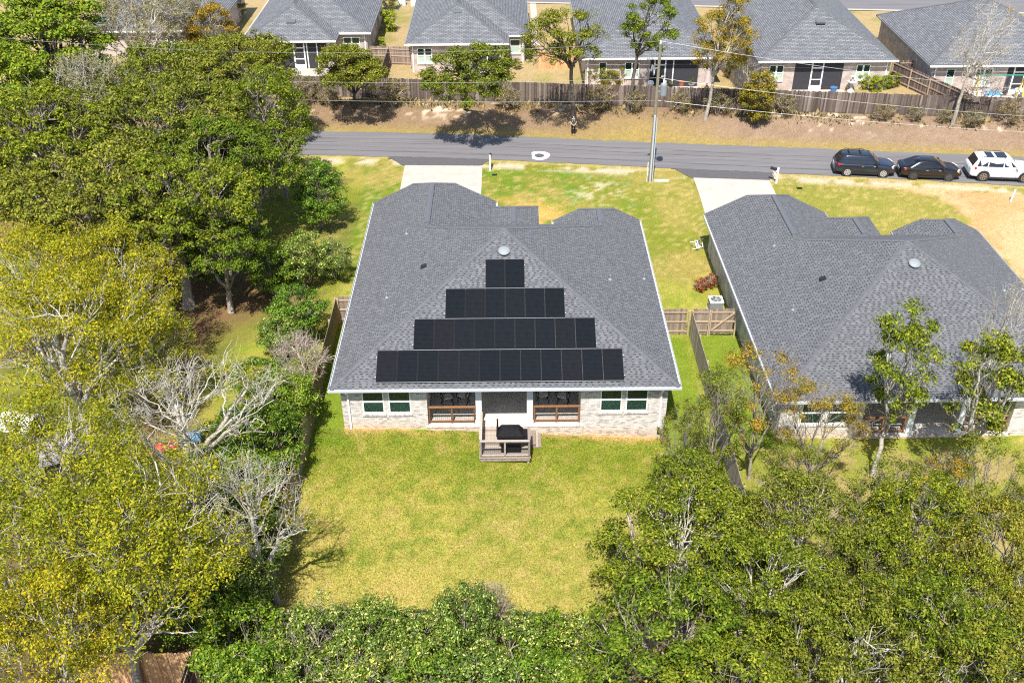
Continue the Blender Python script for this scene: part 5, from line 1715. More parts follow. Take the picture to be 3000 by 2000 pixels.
def tree_mesh(name, seed, rad, zc, lean=(0, 0), trunk=.22, n_cl=60, cl_r=.85, leaves=26000, leaf=(.13, .06), low=-.45, mats=('bark', 'leaf_oak'),
              shell=.55, twigs=5, bare=0.0, limbs=6, spray=.13, fork=.42, stems=1, twig_r=.010, hole=.0, puff=.66):
    """returns (wood mesh, crown mesh or None); the crown is leaf cards gathered in sprays around the twig ends"""
    rs = np.random.RandomState(seed)
    rx, ry, rz = rad
    c = np.array([lean[0], lean[1], zc])
    # cluster centres spread over an uneven ellipsoid
    pts = []
    lob = rs.normal(0, 1, (7, 3)); lob /= np.linalg.norm(lob, axis=1, keepdims=True); lam = rs.uniform(-.30, .22, 7)
    tries = 0; mind = cl_r * 1.12
    while len(pts) < n_cl and tries < n_cl * 60:
        tries += 1
        d = rs.normal(0, 1, 3); d /= np.linalg.norm(d)
        if d[2] < low: continue
        f = 1 + float(np.sum(lam * np.clip(lob @ d, 0, 1) ** 3))
        r = (shell + (1 - shell) * rs.rand() ** .5) * f
        p = c + d * r * np.array([rx, ry, rz])
        if pts and np.min(np.linalg.norm((np.array(pts) - p), axis=1)) < mind:
            if tries % 25 == 0: mind *= .97
            continue
        pts.append(p)
    K = np.array(pts); n_cl = len(K)
    zf = max(.25, (zc - rz) * fork + .5)
    big, mid, thin = [], [], []
    bases = []
    for s_ in range(stems):
        b0 = np.array([rs.normal(0, .12) * (stems > 1), rs.normal(0, .12) * (stems > 1), -.15])
        f_ = np.array([lean[0] * .35 + rs.normal(0, .25) * (stems > 1), lean[1] * .35 + rs.normal(0, .25) * (stems > 1), zf])
        P = bez(b0, f_, rs, 0, 7, .045)
        R = trunk * np.linspace(1.0, .74, 7); R[0] *= 1.35; R[1] *= 1.08
        big.append((P, R)); bases.append(f_)
    # limbs: seeds by farthest point
    nl = min(limbs, n_cl)
    idx = [int(np.argmax(K[:, 2]))]
    dist = np.linalg.norm(K - K[idx[0]], axis=1)
    for _ in range(nl - 1):
        j = int(np.argmax(dist)); idx.append(j); dist = np.minimum(dist, np.linalg.norm(K - K[j], axis=1))
    own = np.argmin(np.linalg.norm(K[:, None] - K[idx][None], axis=2), axis=1)
    tips = []
    for li in range(nl):
        mem = np.where(own == li)[0]
        if not len(mem): continue
        g = K[mem].mean(0)
        start = bases[li % stems]
        end = start + (g - start) * .92
        L = bez(start, end, rs, .10, 9, .07)
        r0 = trunk * (.62 if nl > 3 else .7)
        R = np.linspace(r0, max(.03, r0 * .38), 9)
        big.append((L, R))
        for m in mem:
            kk = int(np.clip(rs.normal(5.6, 1.8), 2, 8))
            a = L[kk]
            e = K[m] + np.array([0, 0, -cl_r * .25])
            Bp = bez(a, e, rs, .08, 7, .09)
            rb = max(.018, R[kk] * .52)
            mid.append((Bp, np.linspace(rb, max(.012, rb * .35), 7)))
            for _ in range(twigs):
                s0 = Bp[rs.randint(3, 7)]
                o = rs.normal(0, 1, 3); o /= np.linalg.norm(o); o[2] = abs(o[2]) * .8 + .05
                q = K[m] + o * cl_r * rs.uniform(.55, 1.05) * np.array([1, 1, .8])
                T = bez(s0, q, rs, .05, 5, .10)
                thin.append((T, np.linspace(max(twig_r, rb * .38), twig_r * .5, 5)))
                tips.append((m, q))
                if bare > .3:
                    for _k in range(3):
                        q2 = T[rs.randint(2, 5)] + rs.normal(0, .32 * cl_r, 3) + np.array([0, 0, .15 * cl_r])
                        thin.append((bez(T[rs.randint(2, 5)], q2, rs, .05, 4, .1), np.linspace(twig_r * .8, twig_r * .35, 4)))
    V, Q = tube_set(big, 8)
    V2, Q2 = tube_set(mid, 5); V3, Q3 = tube_set(thin, 3)
    VV = np.concatenate([V, V2, V3]); QQ = np.concatenate([Q, Q2 + len(V), Q3 + len(V) + len(V2)])
    wood = arr_mesh(name + '_wood', VV, QQ, mats[0], True)
    if leaves <= 0:
        return wood, None
    # clusters differ in size and density; sprays fill the upper part of each cluster
    dens = np.clip(rs.normal(1, .35, n_cl), .3, 1.9)
    if hole: dens[rs.rand(n_cl) < hole] *= .10
    size = rs.uniform(.6, 1.25, n_cl)
    pr = dens * size ** 2; pr = pr / pr.sum()
    nsp = max(6, leaves // 11)
    pick = rs.choice(n_cl, nsp, p=pr)
    dd = rs.normal(0, 1, (nsp, 3)); dd /= np.linalg.norm(dd, axis=1, keepdims=True)
    dd[:, 2] = np.where(rs.rand(nsp) < .8, np.abs(dd[:, 2]), dd[:, 2])
    rr = (cl_r * puff * size[pick] * rs.rand(nsp) ** .42)[:, None]
    cen = K[pick]
    sc = cen + dd * rr * np.array([1, 1, .72])
    lp = np.repeat(sc, 11, 0) + rs.normal(0, spray, (nsp * 11, 3)) * np.array([1, 1, .7])
    out = lp - np.repeat(cen, 11, 0); out /= np.linalg.norm(out, axis=1, keepdims=True) + 1e-6
    v, q = leaf_cards(lp, rs, leaf[0], leaf[1], .45, out)
    return wood, arr_mesh(name + '_leaves', v, q, mats[1])


TM = {}


def proto(key, *a, **k):
    TM[key] = tree_mesh(key, *a, **k)


# near oaks
proto('oakA', 1, (4.2, 4.0, 2.7), 6.2, trunk=.30, n_cl=75, cl_r=1.05, leaves=26000, leaf=(.17, .085), mats=('bark', 'leaf_oak'), limbs=7)
proto('oakB', 2, (4.0, 4.4, 3.0), 6.6, (.6, -.3), .28, 75, 1.05, 25000, (.165, .085), mats=('bark', 'leaf_oak2'), limbs=7, hole=.10)
proto('oakC', 3, (3.4, 3.3, 2.8), 6.0, (-.4, .3), .24, 56, 1.0, 19000, (.17, .085), mats=('bark_mid', 'leaf_oak'), limbs=6, hole=.1)
proto('oakD', 4, (5.6, 5.0, 3.0), 7.4, (.5, 0), .42, 100, 1.25, 34000, (.21, .11), mats=('bark_mid', 'leaf_oak'), limbs=8)
proto('oakE', 5, (5.2, 5.4, 2.9), 7.2, (-.6, .3), .40, 95, 1.25, 32000, (.21, .11), mats=('bark_mid', 'leaf_oak2'), limbs=8, hole=.10)
proto('airyA', 6, (3.0, 3.0, 3.2), 5.8, (.3, .2), .15, 42, .9, 6500, (.15, .075), mats=('bark_mid', 'leaf_oak2'), limbs=6, hole=.3, bare=.2)
proto('airyB', 7, (3.3, 3.0, 2.6), 5.2, (-.3, 0), .13, 40, .9, 4200, (.15, .075), mats=('bark_mid', 'leaf_rust'), limbs=6, hole=.35, bare=.4)
proto('tallA', 8, (1.6, 1.5, 3.2), 6.6, (.2, 0), .14, 34, .85, 6000, (.17, .085), low=-.9, mats=('bark', 'leaf_oak'), limbs=7, fork=.6, hole=.2)
proto('yellowA', 9, (4.0, 4.0, 2.7), 6.0, (.2, .2), .22, 75, 1.0, 22000, (.14, .065), mats=('bark', 'leaf_yellow'), limbs=7, hole=.15, puff=.95, twigs=3)
proto('yellowB', 10, (3.6, 4.0, 2.4), 6.2, (-.8, .5), .24, 64, 1.0, 15000, (.14, .065), mats=('bark', 'leaf_yellow'), limbs=6, hole=.30, bare=.1, puff=.95, twigs=4)
proto('bareA', 11, (3.3, 3.0, 2.2), 5.4, (.8, .3), .22, 46, .9, 2200, (.12, .05), mats=('bark', 'leaf_yellow'), limbs=6, hole=.5, bare=1, twigs=6, twig_r=.013)
proto('greyA', 12, (4.4, 4.0, 3.4), 6.2, (0, 0), .22, 70, 1.05, 11000, (.18, .075), mats=('bark', 'leaf_grey'), limbs=8, hole=.3, bare=1, twigs=6, twig_r=.016, puff=1.0)
proto('cedarA', 13, (3.2, 3.2, 4.6), 6.2, (0, 0), .28, 90, 1.1, 24000, (.28, .12), low=-.95, mats=('bark_dark', 'leaf_cedar'), limbs=9, shell=.7, spray=.2, fork=.2)
proto('bushA', 14, (1.8, 1.8, 1.5), 1.9, (0, 0), .06, 40, .62, 11000, (.14, .07), low=-.9, mats=('bark_mid', 'leaf_green'), limbs=8, stems=3, fork=.2, spray=.12)
proto('bushB', 15, (1.8, 1.7, 1.4), 2.0, (0, 0), .06, 38, .62, 10500, (.135, .065), low=-.9, mats=('bark_mid', 'leaf_pale'), limbs=8, stems=3, fork=.2, twigs=5, spray=.12)
proto('bushC', 16, (1.7, 1.7, 1.5), 1.8, (.1, 0), .05, 34, .62, 7500, (.14, .065), low=-.9, mats=('bark_mid', 'leaf_pale'), limbs=7, stems=3, fork=.2, hole=.2, bare=.4, spray=.12)
proto('bushD', 17, (1.7, 1.7, 1.9), 2.4, (0, 0), .07, 42, .65, 12000, (.15, .075), low=-.9, mats=('bark_mid', 'leaf_green'), limbs=8, stems=2, fork=.2, spray=.12)
proto('vine', 18, (1.5, 1.7, 1.0), 1.7, (.3, 0), .05, 34, .6, 500, (.11, .05), low=-.6, mats=('twig', 'leaf_pale'), limbs=7, stems=3, bare=1, twigs=9, twig_r=.010, fork=.2)
proto('roadA', 19, (2.9, 2.2, 1.9), 4.3, (.6, -2.8), .15, 50, .9, 20000, (.17, .09), low=-.7, mats=('bark_dark', 'leaf_oak2'), limbs=7)
proto('roadB', 20, (3.7, 2.5, 2.2), 5.3, (1.1, -6.6), .18, 62, .95, 24000, (.17, .09), low=-.7, mats=('bark_dark', 'leaf_oak2'), limbs=8, hole=.05, fork=.9)
proto('roadC', 21, (3.0, 2.2, 2.7), 8.0, (-1.2, -3.6), .19, 46, .95, 9500, (.17, .08), low=-.9, mats=('bark_dark', 'leaf_oak2'), limbs=8, hole=.25, bare=.3, fork=.8)
proto('roadD', 22, (2.0, 1.8, 2.6), 7.4, (1.6, -.3), .18, 30, .85, 8500, (.17, .085), low=-.9, mats=('bark_dark', 'leaf_oak'), limbs=6, hole=.15, fork=.9)
proto('roadE', 23, (2.5, 2.2, 3.4), 6.8, (.7, -.3), .16, 46, .9, 12500, (.16, .08), low=-.95, mats=('bark', 'leaf_rust'), limbs=8, hole=.2, bare=.2, fork=.9)
proto('bareTall', 24, (2.3, 1.8, 3.4), 7.0, (.8, 0), .16, 40, .8, 120, (.12, .06), low=-.9, mats=('bark', 'leaf_orange'), limbs=8, bare=1, twigs=8, twig_r=.012, fork=1.0)
proto('bareShrub', 25, (1.9, 1.4, 1.3), 2.0, (.4, 0), .055, 26, .55, 60, (.1, .05), low=-.2, mats=('twig', 'leaf_rust'), limbs=7, bare=1, twigs=7, twig_r=.010, stems=2, fork=.15)
proto('smallCedar', 26, (1.15, 1.1, 1.6), 1.9, (0, 0), .09, 40, .5, 6500, (.18, .07), low=-.95, mats=('bark_dark', 'leaf_rust'), limbs=8, fork=.15)
proto('orangeA', 27, (2.3, 2.2, 2.6), 4.2, (0, 0), .15, 40, .85, 10000, (.18, .085), mats=('bark', 'leaf_orange'), low=-.7, limbs=7, hole=.15, bare=.2)
proto('limeBush', 28, (.62, .6, .75), .8, (0, 0), .03, 20, .3, 3000, (.10, .05), low=-.95, mats=('bark_mid', 'leaf_lime'), limbs=6, stems=3, fork=.2, spray=.07)
proto('greenBush', 29, (.75, .7, .85), .9, (0, 0), .03, 22, .33, 3200, (.10, .05), low=-.95, mats=('bark_mid', 'leaf_oak2'), limbs=6, stems=3, fork=.2, spray=.08)
proto('redBush', 30, (.42, .42, .36), .42, (0, 0), .02, 16, .2, 1300, (.08, .035), low=-.9, mats=('bark_mid', 'leaf_red'), limbs=5, stems=3, fork=.2, spray=.05)
proto('weedBush', 31, (.9, .8, .6), .7, (0, 0), .025, 20, .36, 2200, (.10, .04), low=-.9, mats=('twig', 'weed'), limbs=6, stems=3, bare=.6, fork=.2, spray=.1)


def tree(name, cat, label, key, px, py, z, scale=(1, 1, 1), rot=0.0, group=None, base=None):
    """`px, py, z`: where the photograph shows the crown's centre and how high that is; the trunk stands under it"""
    sx, sy, sz = scale if hasattr(scale, '__len__') else (scale,) * 3
    wood, lv = TM[key]
    if base is not None:
        p = np.array(base, float)
    else:
        p = at(px, py, z)
    g = float(gz(p[0], p[1]))
    t = thing(name, label, cat, (p[0], p[1], g), rot, group)
    t.scale = (sx, sy, sz)
    add('trunk' if cat in ('tree',) else 'stems', wood, t)
    if lv is not None:
        add('crown' if cat in ('tree',) else 'foliage', lv, t)
    return t


NL = 'trees of the wooded plot on the left'
for a in [
    ('oak', 'broad dark oak over the shady litter, nearest of the left wood to the garden fence', 'oakD', 490, 610, 6.8, (.88, .8, .9), .3),
    ('oak', 'dark leafy oak shading the brown litter, between the wide oak and the shrubs', 'oakC', 640, 720, 4.6, (1.0, .85, .8), 5.1),
    ('oak', 'wide olive oak left of the dark shady one, in the middle of the left wood', 'oakE', 270, 560, 7.4, 1.0, 1.2),
    ('oak', 'high olive oak with pale limbs in the centre of the upper left canopy', 'oakE', 500, 360, 7.5, (1.05, 1.0, 1.05), 3.6),
    ('oak', 'airy oak reaching over the road at the right edge of the left wood', 'oakC', 800, 335, 6.5, (1.0, .9, 1.15), 2.2),
    ('oak', 'dense oak beside the road, below the airy one, left of the driveway lawn', 'oakC', 720, 520, 4.6, (1.15, 1.05, .9), 4.4),
    ('oak', 'olive oak below the bright conifer, along the left edge', 'oakD', 110, 420, 7.2, (.95, 1.0, 1.0), 5.0),
    ('oak', 'olive oak with bare grey twigs on top, right of the bright conifer', 'greyA', 240, 270, 7.2, (1.0, 1.0, 1.0), .6),
    ('oak', 'oak crown behind the road, left of the open screen door house', 'oakE', 690, 210, 6.8, (.95, .9, 1.0), .2),
    ('oak', 'oak crown under the orange tree in the upper left', 'oakE', 480, 225, 7.0, (.95, .95, .95), 2.4),
    ('oak', 'oak crown between the two wide olive oaks and the road', 'oakD', 640, 460, 6.6, (.75, .75, .85), 4.0),
    ('conifer', 'bright yellow green conifer filling the top left corner', 'cedarA', 140, 120, 7.6, (1.35, 1.2, 1.1), .4),
    ('conifer', 'bright green conifer at the left edge below the corner one', 'cedarA', 10, 260, 6.6, (1.1, 1.05, .95), 2.4),
    ('bare_tree', 'pinkish grey leafless tree before the roof in the upper left', 'greyA', 395, 70, 6.8, (1.05, 1.0, 1.0), 2.0),
    ('orange_tree', 'small tree with orange leaves left of the screen door house', 'orangeA', 620, 105, 4.6, (1.1, 1.1, 1.0), .8),
    ('oak', 'grey olive tree between the orange tree and the leafless tree', 'greyA', 540, 60, 5.8, (.7, .7, .8), 4.0),
    ('yellow_tree', 'yellow green tree at the left edge, topmost of the yellow ones', 'yellowA', 90, 770, 6.8, (1.05, 1.0, 1.0), .3),
    ('yellow_tree', 'yellow green tree left of the shady litter', 'yellowA', 290, 800, 6.6, (.95, .9, 1.0), 1.9),
    ('yellow_tree', 'yellow green tree above the white twigged tree, left of the green clearing', 'yellowA', 380, 1000, 5.0, (.7, .65, .78), 3.3),
    ('yellow_tree', 'yellow green tree above the pale patch at the left edge', 'yellowB', 150, 980, 6.4, (1.1, 1.0, 1.0), 4.1),
    ('bare_tree', 'white twigged half bare tree over the blue barrel', 'bareA', 480, 1170, 6.2, (1.15, 1.0, 1.0), .2),
    ('bare_tree', 'white branching dead limb tree near the fence, right of the blue barrel', 'bareA', 735, 1390, 7.2, (.78, .66, 1.05), 2.8),
    ('yellow_tree', 'yellow green tree with white limbs in the centre of the lower left', 'yellowB', 480, 1480, 7.2, (1.0, .95, 1.0), .9),
    ('yellow_tree', 'yellow green tree at the left edge level with the blue barrel', 'yellowA', 130, 1330, 6.6, (.95, .9, 1.0), 2.5),
    ('yellow_tree', 'yellow green tree at the left edge, below the one level with the barrel', 'yellowA', 110, 1560, 7.0, (.95, .95, 1.0), 5.2),
    ('yellow_tree', 'yellow green tree with bare pale top above the cedar fence', 'yellowB', 270, 1640, 7.2, (.95, .85, 1.0), 3.9),
    ('yellow_tree', 'pale yellow green tree in the bottom left corner', 'yellowA', 40, 1850, 7.0, (.72, .7, 1.0), 1.3),
]:
    nm, lb, key, px, py, z, sc, ro = a
    tree(nm, 'tree', lb, key, px, py, z, sc, ro, NL)

NS = 'shrubs along the side fence'
for lb, key, px, py, z, sc, ro in [
    ('tall dark green shrub at the corner of the front lawn, left of the garage roof', 'bushD', 932, 575, 2.6, (1.0, .95, 1.15), .2),
    ('pale leaved shrub below the tall one, left of the garage roof', 'bushB', 887, 745, 2.4, (1.1, 1.0, 1.1), 1.3),
    ('thin grey twigged shrub touching the roof edge on its left', 'bushC', 972, 735, 2.2, (.7, .7, .9), .4),
    ('round green shrub beside the short fence left of the house', 'bushA', 862, 905, 2.2, (1.0, 1.0, 1.05), 2.5),
    ('green shrub spilling left of the short fence, before the round one', 'bushB', 822, 965, 1.8, (.75, .75, .8), 3.4),
    ('glossy dark shrub leaning on the side fence beside the rear house corner', 'bushA', 822, 1165, 2.3, (.95, 1.0, 1.05), 4.0),
    ('glossy green shrub on the side fence level with the porch', 'bushD', 787, 1285, 2.4, (.95, .95, .95), .9),
    ('dark shrub on the side fence below the porch level', 'bushA', 717, 1400, 2.5, (1.0, 1.0, 1.0), 5.3),
    ('dark shrub with pale leaf tips on the lower side fence', 'bushB', 707, 1560, 2.5, (1.05, 1.0, 1.0), .5),
    ('dark green shrub in the shade left of the lower side fence', 'bushD', 622, 1500, 2.6, (1.0, 1.0, 1.0), 1.9),
    ('glossy shrub at the foot of the side fence, just above the rear fence corner', 'bushB', 687, 1690, 2.5, (1.0, 1.0, 1.0), 3.0),
    ('bright green shrub right of the cedar fence', 'bushA', 692, 1860, 2.6, (1.15, 1.1, 1.1), 2.2),
    ('dark shrub above the cedar fence', 'bushD', 572, 1750, 2.2, (.95, .95, .9), 4.4),
    ('bright green shrub at the bottom edge, right of the cedar fence', 'bushD', 735, 1990, 2.4, (.95, .95, .9), 5.6),
    ('shaded shrub under the oaks near the front lawn', 'bushD', 612, 760, 1.6, (.9, .9, .7), .7),
    ('dark shrub between the shady litter and the round shrub', 'bushD', 800, 800, 1.9, (.85, .85, .85), 2.9),
    ('low green shrub left of the bare twigs', 'bushA', 760, 1090, 1.7, (.8, .8, .75), 1.0),
    ('bright green shrub left of the glossy one, level with the porch', 'bushA', 700, 1250, 2.0, (.95, .95, .85), 3.7),
    ('dark shrub in the shade under the white dead branch', 'bushD', 640, 1390, 1.8, (.95, .9, .75), 5.9),
    ('dark shrub hidden behind the lower fence, next to the yellow tree', 'bushA', 620, 1620, 2.2, (1.0, 1.0, .9), 2.2),
]:
    tree('shrub', 'shrub', lb, key, px, py, z, sc, ro, NS)
tree('bare_vine', 'vine', 'tangle of bare pinkish twigs draped over the side fence', 'vine', 870, 1050, 1.7, (1.0, 1.2, 1.05), .3)
tree('bare_vine', 'vine', 'brown leafless bush standing out of the hedge at the bottom of the lawn', 'vine', 1420, 1745, 2.2, (.6, .6, 1.0), 1.3)

NH = 'hedge plants behind the rear fence'
for lb, key, px, py, z, sc, ro in [
    ('pale blossomed hedge bush with bare twigs at the left end of the hedge', 'bushC', 930, 1845, 2.4, (1.0, .95, 1.1), .2),
    ('leafy hedge bush right of the left end bush', 'bushB', 1080, 1860, 2.3, (.95, .95, 1.0), 1.1),
    ('leafy hedge bush left of the tall sprout', 'bushB', 1230, 1875, 2.2, (.95, .95, .95), 2.3),
    ('tall sprouting bush that stands highest in the hedge', 'bushB', 1370, 1785, 3.0, (.72, .75, 1.3), 3.0),
    ('dense green hedge bush right of the tall sprout', 'bushB', 1500, 1875, 2.3, (.95, .95, 1.0), 3.8),
    ('pointed hedge bush between two rounder ones, right of the hedge centre', 'bushA', 1590, 1855, 2.4, (.7, .7, 1.0), 4.6),
    ('blossoming hedge bush under the right oak', 'bushB', 1720, 1865, 2.6, (.95, .95, 1.05), 5.5),
    ('yellowish hedge bush at the bottom edge, left of centre', 'bushC', 1070, 1995, 2.2, (1.05, 1.0, 1.0), .8),
    ('twiggy hedge bush at the bottom edge, leftmost of its row', 'bushC', 880, 1995, 2.2, (.95, .95, .95), 4.9),
    ('glossy hedge bush at the bottom edge, left of the middle', 'bushA', 1230, 2005, 2.2, (1.0, 1.0, 1.0), 2.0),
    ('glossy hedge bush at the bottom edge, in the middle', 'bushB', 1390, 1995, 2.3, (1.0, 1.0, 1.0), 3.3),
    ('glossy hedge bush at the bottom edge, right of the middle', 'bushA', 1550, 2005, 2.3, (1.05, 1.0, 1.0), 4.1),
    ('pale hedge bush at the bottom edge beside the oak', 'bushB', 1710, 2005, 2.3, (1.0, 1.0, 1.0), 5.0),
]:
    tree('hedge_bush', 'bush', lb, key, px, py, z, sc, ro, NH)

NR = 'oaks behind the neighbouring garden on the right'
for nm, lb, key, px, py, z, sc, ro in [
    ('oak', 'round dark oak overhanging the right side of the back lawn', 'oakA', 2010, 1560, 5.2, (.80, .72, .85), .3),
    ('oak', 'dark oak above the round one, reaching towards the house corner', 'oakC', 2030, 1395, 4.2, (.55, .55, .72), 1.5),
    ('oak', 'olive oak in the middle of the right wood', 'oakB', 2400, 1530, 5.4, (.72, .62, .82), 2.2),
    ('oak', 'olive oak with a forked pale trunk, right of the middle one', 'oakA', 2690, 1510, 5.4, (.68, .58, .82), 3.3),
    ('oak', 'olive oak at the right edge, upper of two', 'oakB', 2960, 1530, 5.6, (.66, .62, .85), 4.6),
    ('oak', 'oak over the right end of the hedge', 'oakC', 1990, 1850, 5.6, (.95, .85, .9), .8),
    ('oak', 'oak in the lower middle of the right wood', 'oakA', 2290, 1730, 5.8, (.72, .66, .88), 5.0),
    ('oak', 'oak at the bottom edge of the right wood, left of the pale trunk', 'oakB', 2480, 1920, 5.8, (.72, .68, .88), 1.0),
    ('oak', 'oak at the bottom edge, right of the pale trunk', 'oakA', 2740, 1830, 5.8, (.70, .66, .88), 2.0),
    ('oak', 'oak in the bottom right corner', 'oakB', 2970, 1880, 5.8, (.70, .66, .88), 3.5),
    ('oak', 'oak at the bottom edge between hedge and wood', 'oakC', 2160, 1990, 5.6, (.85, .8, .88), 2.7),
    ('oak', 'small olive oak before the neighbouring porch', 'airyA', 2590, 1400, 4.4, (.7, .62, .72), .4),
    ('oak', 'small olive oak before the left windows of the neighbouring house', 'airyA', 2330, 1370, 3.8, (.55, .5, .66), 2.6),
    ('oak', 'thin olive tree over the side fence, right of the house corner', 'airyA', 2110, 1170, 5.2, (.62, .55, .88), 4.0),
    ('oak', 'thin olive tree close to the rear house corner', 'airyA', 2000, 1270, 4.4, (.34, .4, .8), 5.2),
    ('rust_tree', 'thin tree with rusty leaves at the lower left of the neighbouring roof', 'airyB', 2250, 1070, 6.0, (.75, .7, 1.0), .2),
    ('rust_tree', 'thin tree with rusty leaves over the eave of the neighbouring roof', 'airyB', 2430, 1120, 5.8, (.7, .65, .9), 2.4),
    ('rust_tree', 'tree with orange leaf tips before the porch of the neighbouring house', 'airyB', 2750, 1330, 4.2, (.6, .6, .66), 3.6),
    ('tall_tree', 'slender leafy tree standing before the middle of the neighbouring roof', 'tallA', 2660, 1000, 7.0, (.95, .95, 1.1), .5),
    ('tall_tree', 'slender leafy tree at the right edge before the neighbouring roof', 'tallA', 2925, 1080, 6.8, (1.0, 1.0, 1.12), 2.8),
    ('bare_tree', 'pale leafless treetop beside the right edge, above the slender tree', 'bareTall', 2935, 960, 7.2, (.62, .62, 1.05), 1.0),
    ('oak', 'olive tree at the right edge before the neighbouring porch', 'airyA', 2920, 1360, 4.2, (.65, .6, .72), 1.7),
    ('oak', 'small round oak between the middle oak and the forked one', 'oakC', 2540, 1630, 5.0, (.62, .6, .8), 3.9),
    ('oak', 'small oak at the right edge between the two corner oaks', 'oakC', 2880, 1690, 5.0, (.6, .6, .8), .9),
]:
    tree(nm, 'tree', lb, key, px, py, z, sc, ro, NR)

NB = 'trees on the bank behind the road'
for nm, lb, key, bx, by, sc, ro in [
    ('oak', 'low bushy oak before the fence, left of the wider one', 'roadA', 1040, 316, (1.0, 1.0, 1.05), 0.0),
    ('oak', 'wide bushy oak with a shadow across the road', 'roadB', 1362, 320, (1.0, 1.0, 1.0), 0.0),
    ('oak', 'thin pale leaved tree with a dark curved trunk above the standing person', 'roadC', 1682, 345, (1.05, 1.0, 1.0), 0.0),
    ('oak', 'dark leaning tree just left of the utility pole', 'roadD', 1838, 324, (.95, 1.0, 1.0), 0.0),
    ('rust_tree', 'tall thin tree with rusty leaves right of the utility pole', 'roadE', 2066, 350, (1.0, 1.0, 1.05), 0.0),
    ('bare_tree', 'tall leafless tree before the rightmost brick house', 'bareTall', 2790, 366, (1.0, 1.0, 1.0), 0.0),
    ('bare_tree', 'small white leafless tree left of the dark cedar bush', 'bareTall', 2180, 335, (.62, .6, .48), 2.0),
]:
    tree(nm, 'tree', lb, key, 0, 0, 0, sc, ro, NB, atg(bx, by))
tree('cedar_bush', 'bush', 'dark conical bush on the bank right of the utility pole', 'smallCedar', 0, 0, 0, (1.15, 1.1, 1.25), .3, None, atg(2215, 365))
tree('bare_shrub', 'shrub', 'spreading white leafless shrub right of the tall leafless tree', 'bareShrub', 0, 0, 0, (1.1, 1, 1.15), .3, None, atg(2858, 345))
NW = 'scrub along the far fence'
for lb, px, py, s_ in [
    ('brown scrub at the left end of the far fence', 900, 300, 1.5), ('tan scrub under the left fallen branch', 960, 310, 1.1), ('dull scrub between the two bushy oaks', 1150, 312, 1.6),
    ('dull scrub right of the wide bushy oak', 1480, 318, 1.4), ('yellowish scrub right of the trunk by the person', 1765, 318, 1.5), ('dark scrub left of the utility pole', 1860, 325, 1.2),
    ('dull scrub between pole and rusty tree', 1990, 325, 1.2), ('dark scrub right of the rusty tree', 2100, 335, 1.3), ('dry scrub right of the conical bush', 2300, 338, 1.2),
    ('dull green scrub on the bare bank, left of the tall leafless tree', 2590, 350, 1.0), ('small green scrub left of the tall leafless trunk', 2680, 352, .9), ('dark scrub at the foot of the tall leafless tree', 2765, 360, .9),
    ('yellow green scrub right of the tall leafless trunk', 2850, 370, 1.0), ('dark green scrub at the right edge of the bank', 2950, 360, 1.3)]:
    tree('scrub', 'bush', lb, 'weedBush', 0, 0, 0, s_, px * .7, NW, atg(px, py))
for lb, px, py, key, s_ in [
    ('lime green shrub left of the right window of the white screen door house', 2527, 262, 'limeBush', 1.0), ('lime green shrub in the middle of three beside the white screen door house', 2563, 270, 'limeBush', .95),
    ('lime green shrub nearest the corner of the white screen door house', 2592, 262, 'limeBush', .95), ('dark green shrub at the corner of the white screen door house', 2616, 258, 'greenBush', .8),
    ('green shrub left of the narrow window of the house behind the pole', 1735, 252, 'greenBush', 1.05), ('green shrub under the narrow window of the house behind the pole', 1772, 256, 'greenBush', 1.1),
    ('green shrub between the windows of the house behind the pole', 1803, 252, 'greenBush', 1.2), ('lime shrub on the lawn strip between the two left-hand far houses', 1145, 92, 'limeBush', 1.5),
    ('small lime shrub beside the cross fence between the far houses', 1115, 145, 'limeBush', .8), ('dark shrub on the lawn strip behind the lime one', 1140, 30, 'greenBush', 1.4),
    ('dark shrub right of the screened porch of the second far house', 1515, 205, 'greenBush', .6), ('dark green bush before the porch of the house behind the pole', 2150, 235, 'greenBush', 1.3),
    ('green bush left of the corner of the leftmost screen door house', 700, 60, 'greenBush', 1.3)]:
    p = at(px, py, .85)
    tree('garden_shrub', 'shrub', lb, key, 0, 0, 0, s_, px * .3, 'garden shrubs beside the far houses', p)
for lb, px, py in (('low red leaved shrub on the lawn, left of its neighbour', 2053, 850), ('low red leaved shrub on the lawn, nearer the neighbouring wall', 2082, 840)):
    tree('red_shrub', 'shrub', lb, 'redBush', 0, 0, 0, 1.15, px, 'red shrubs on the side lawn', atg(px, py))

# dry weeds and tall grass along the fence foot and the bank
tufts('weeds', 26000, -21, 47, 36, 46.5, .22, 9, lambda x, y, r: (np.abs(y - (far_line(x) - 1.0)) < .25 + 1.0 * r) & (fbm(x, y, 3, .5) > .42), 'weed')
tufts('dry_grass', 9000, -21, 47, 36, 46.5, .42, 10, lambda x, y, r: (np.abs(y - (far_line(x) - .7)) < .5) & (fbm(x + 9, y, 3, .45) > .56), 'straw')
# ---------------------------------------------------------------- the person under the tree
def skinned(name, verts, edges, radii, mat, parent, levels=2, root=0):
    me = bpy.data.meshes.new(name)
    me.from_pydata(verts, edges, [])
    me.materials.append(MT[mat] if isinstance(mat, str) else mat)
    o = add(name, me, parent)
    md = o.modifiers.new('skin', 'SKIN'); md.use_smooth_shade = True
    sv = me.skin_vertices[0].data if me.skin_vertices else None
    if sv is None:
        bpy.context.view_layer.update()
        sv = me.skin_vertices[0].data
    for i, r in enumerate(radii):
        rr = r if hasattr(r, '__len__') else (r, r)
        sv[i].radius = rr
        sv[i].use_root = (i == root)
    ss = o.modifiers.new('sub', 'SUBSURF'); ss.levels = levels; ss.render_levels = levels
    return o


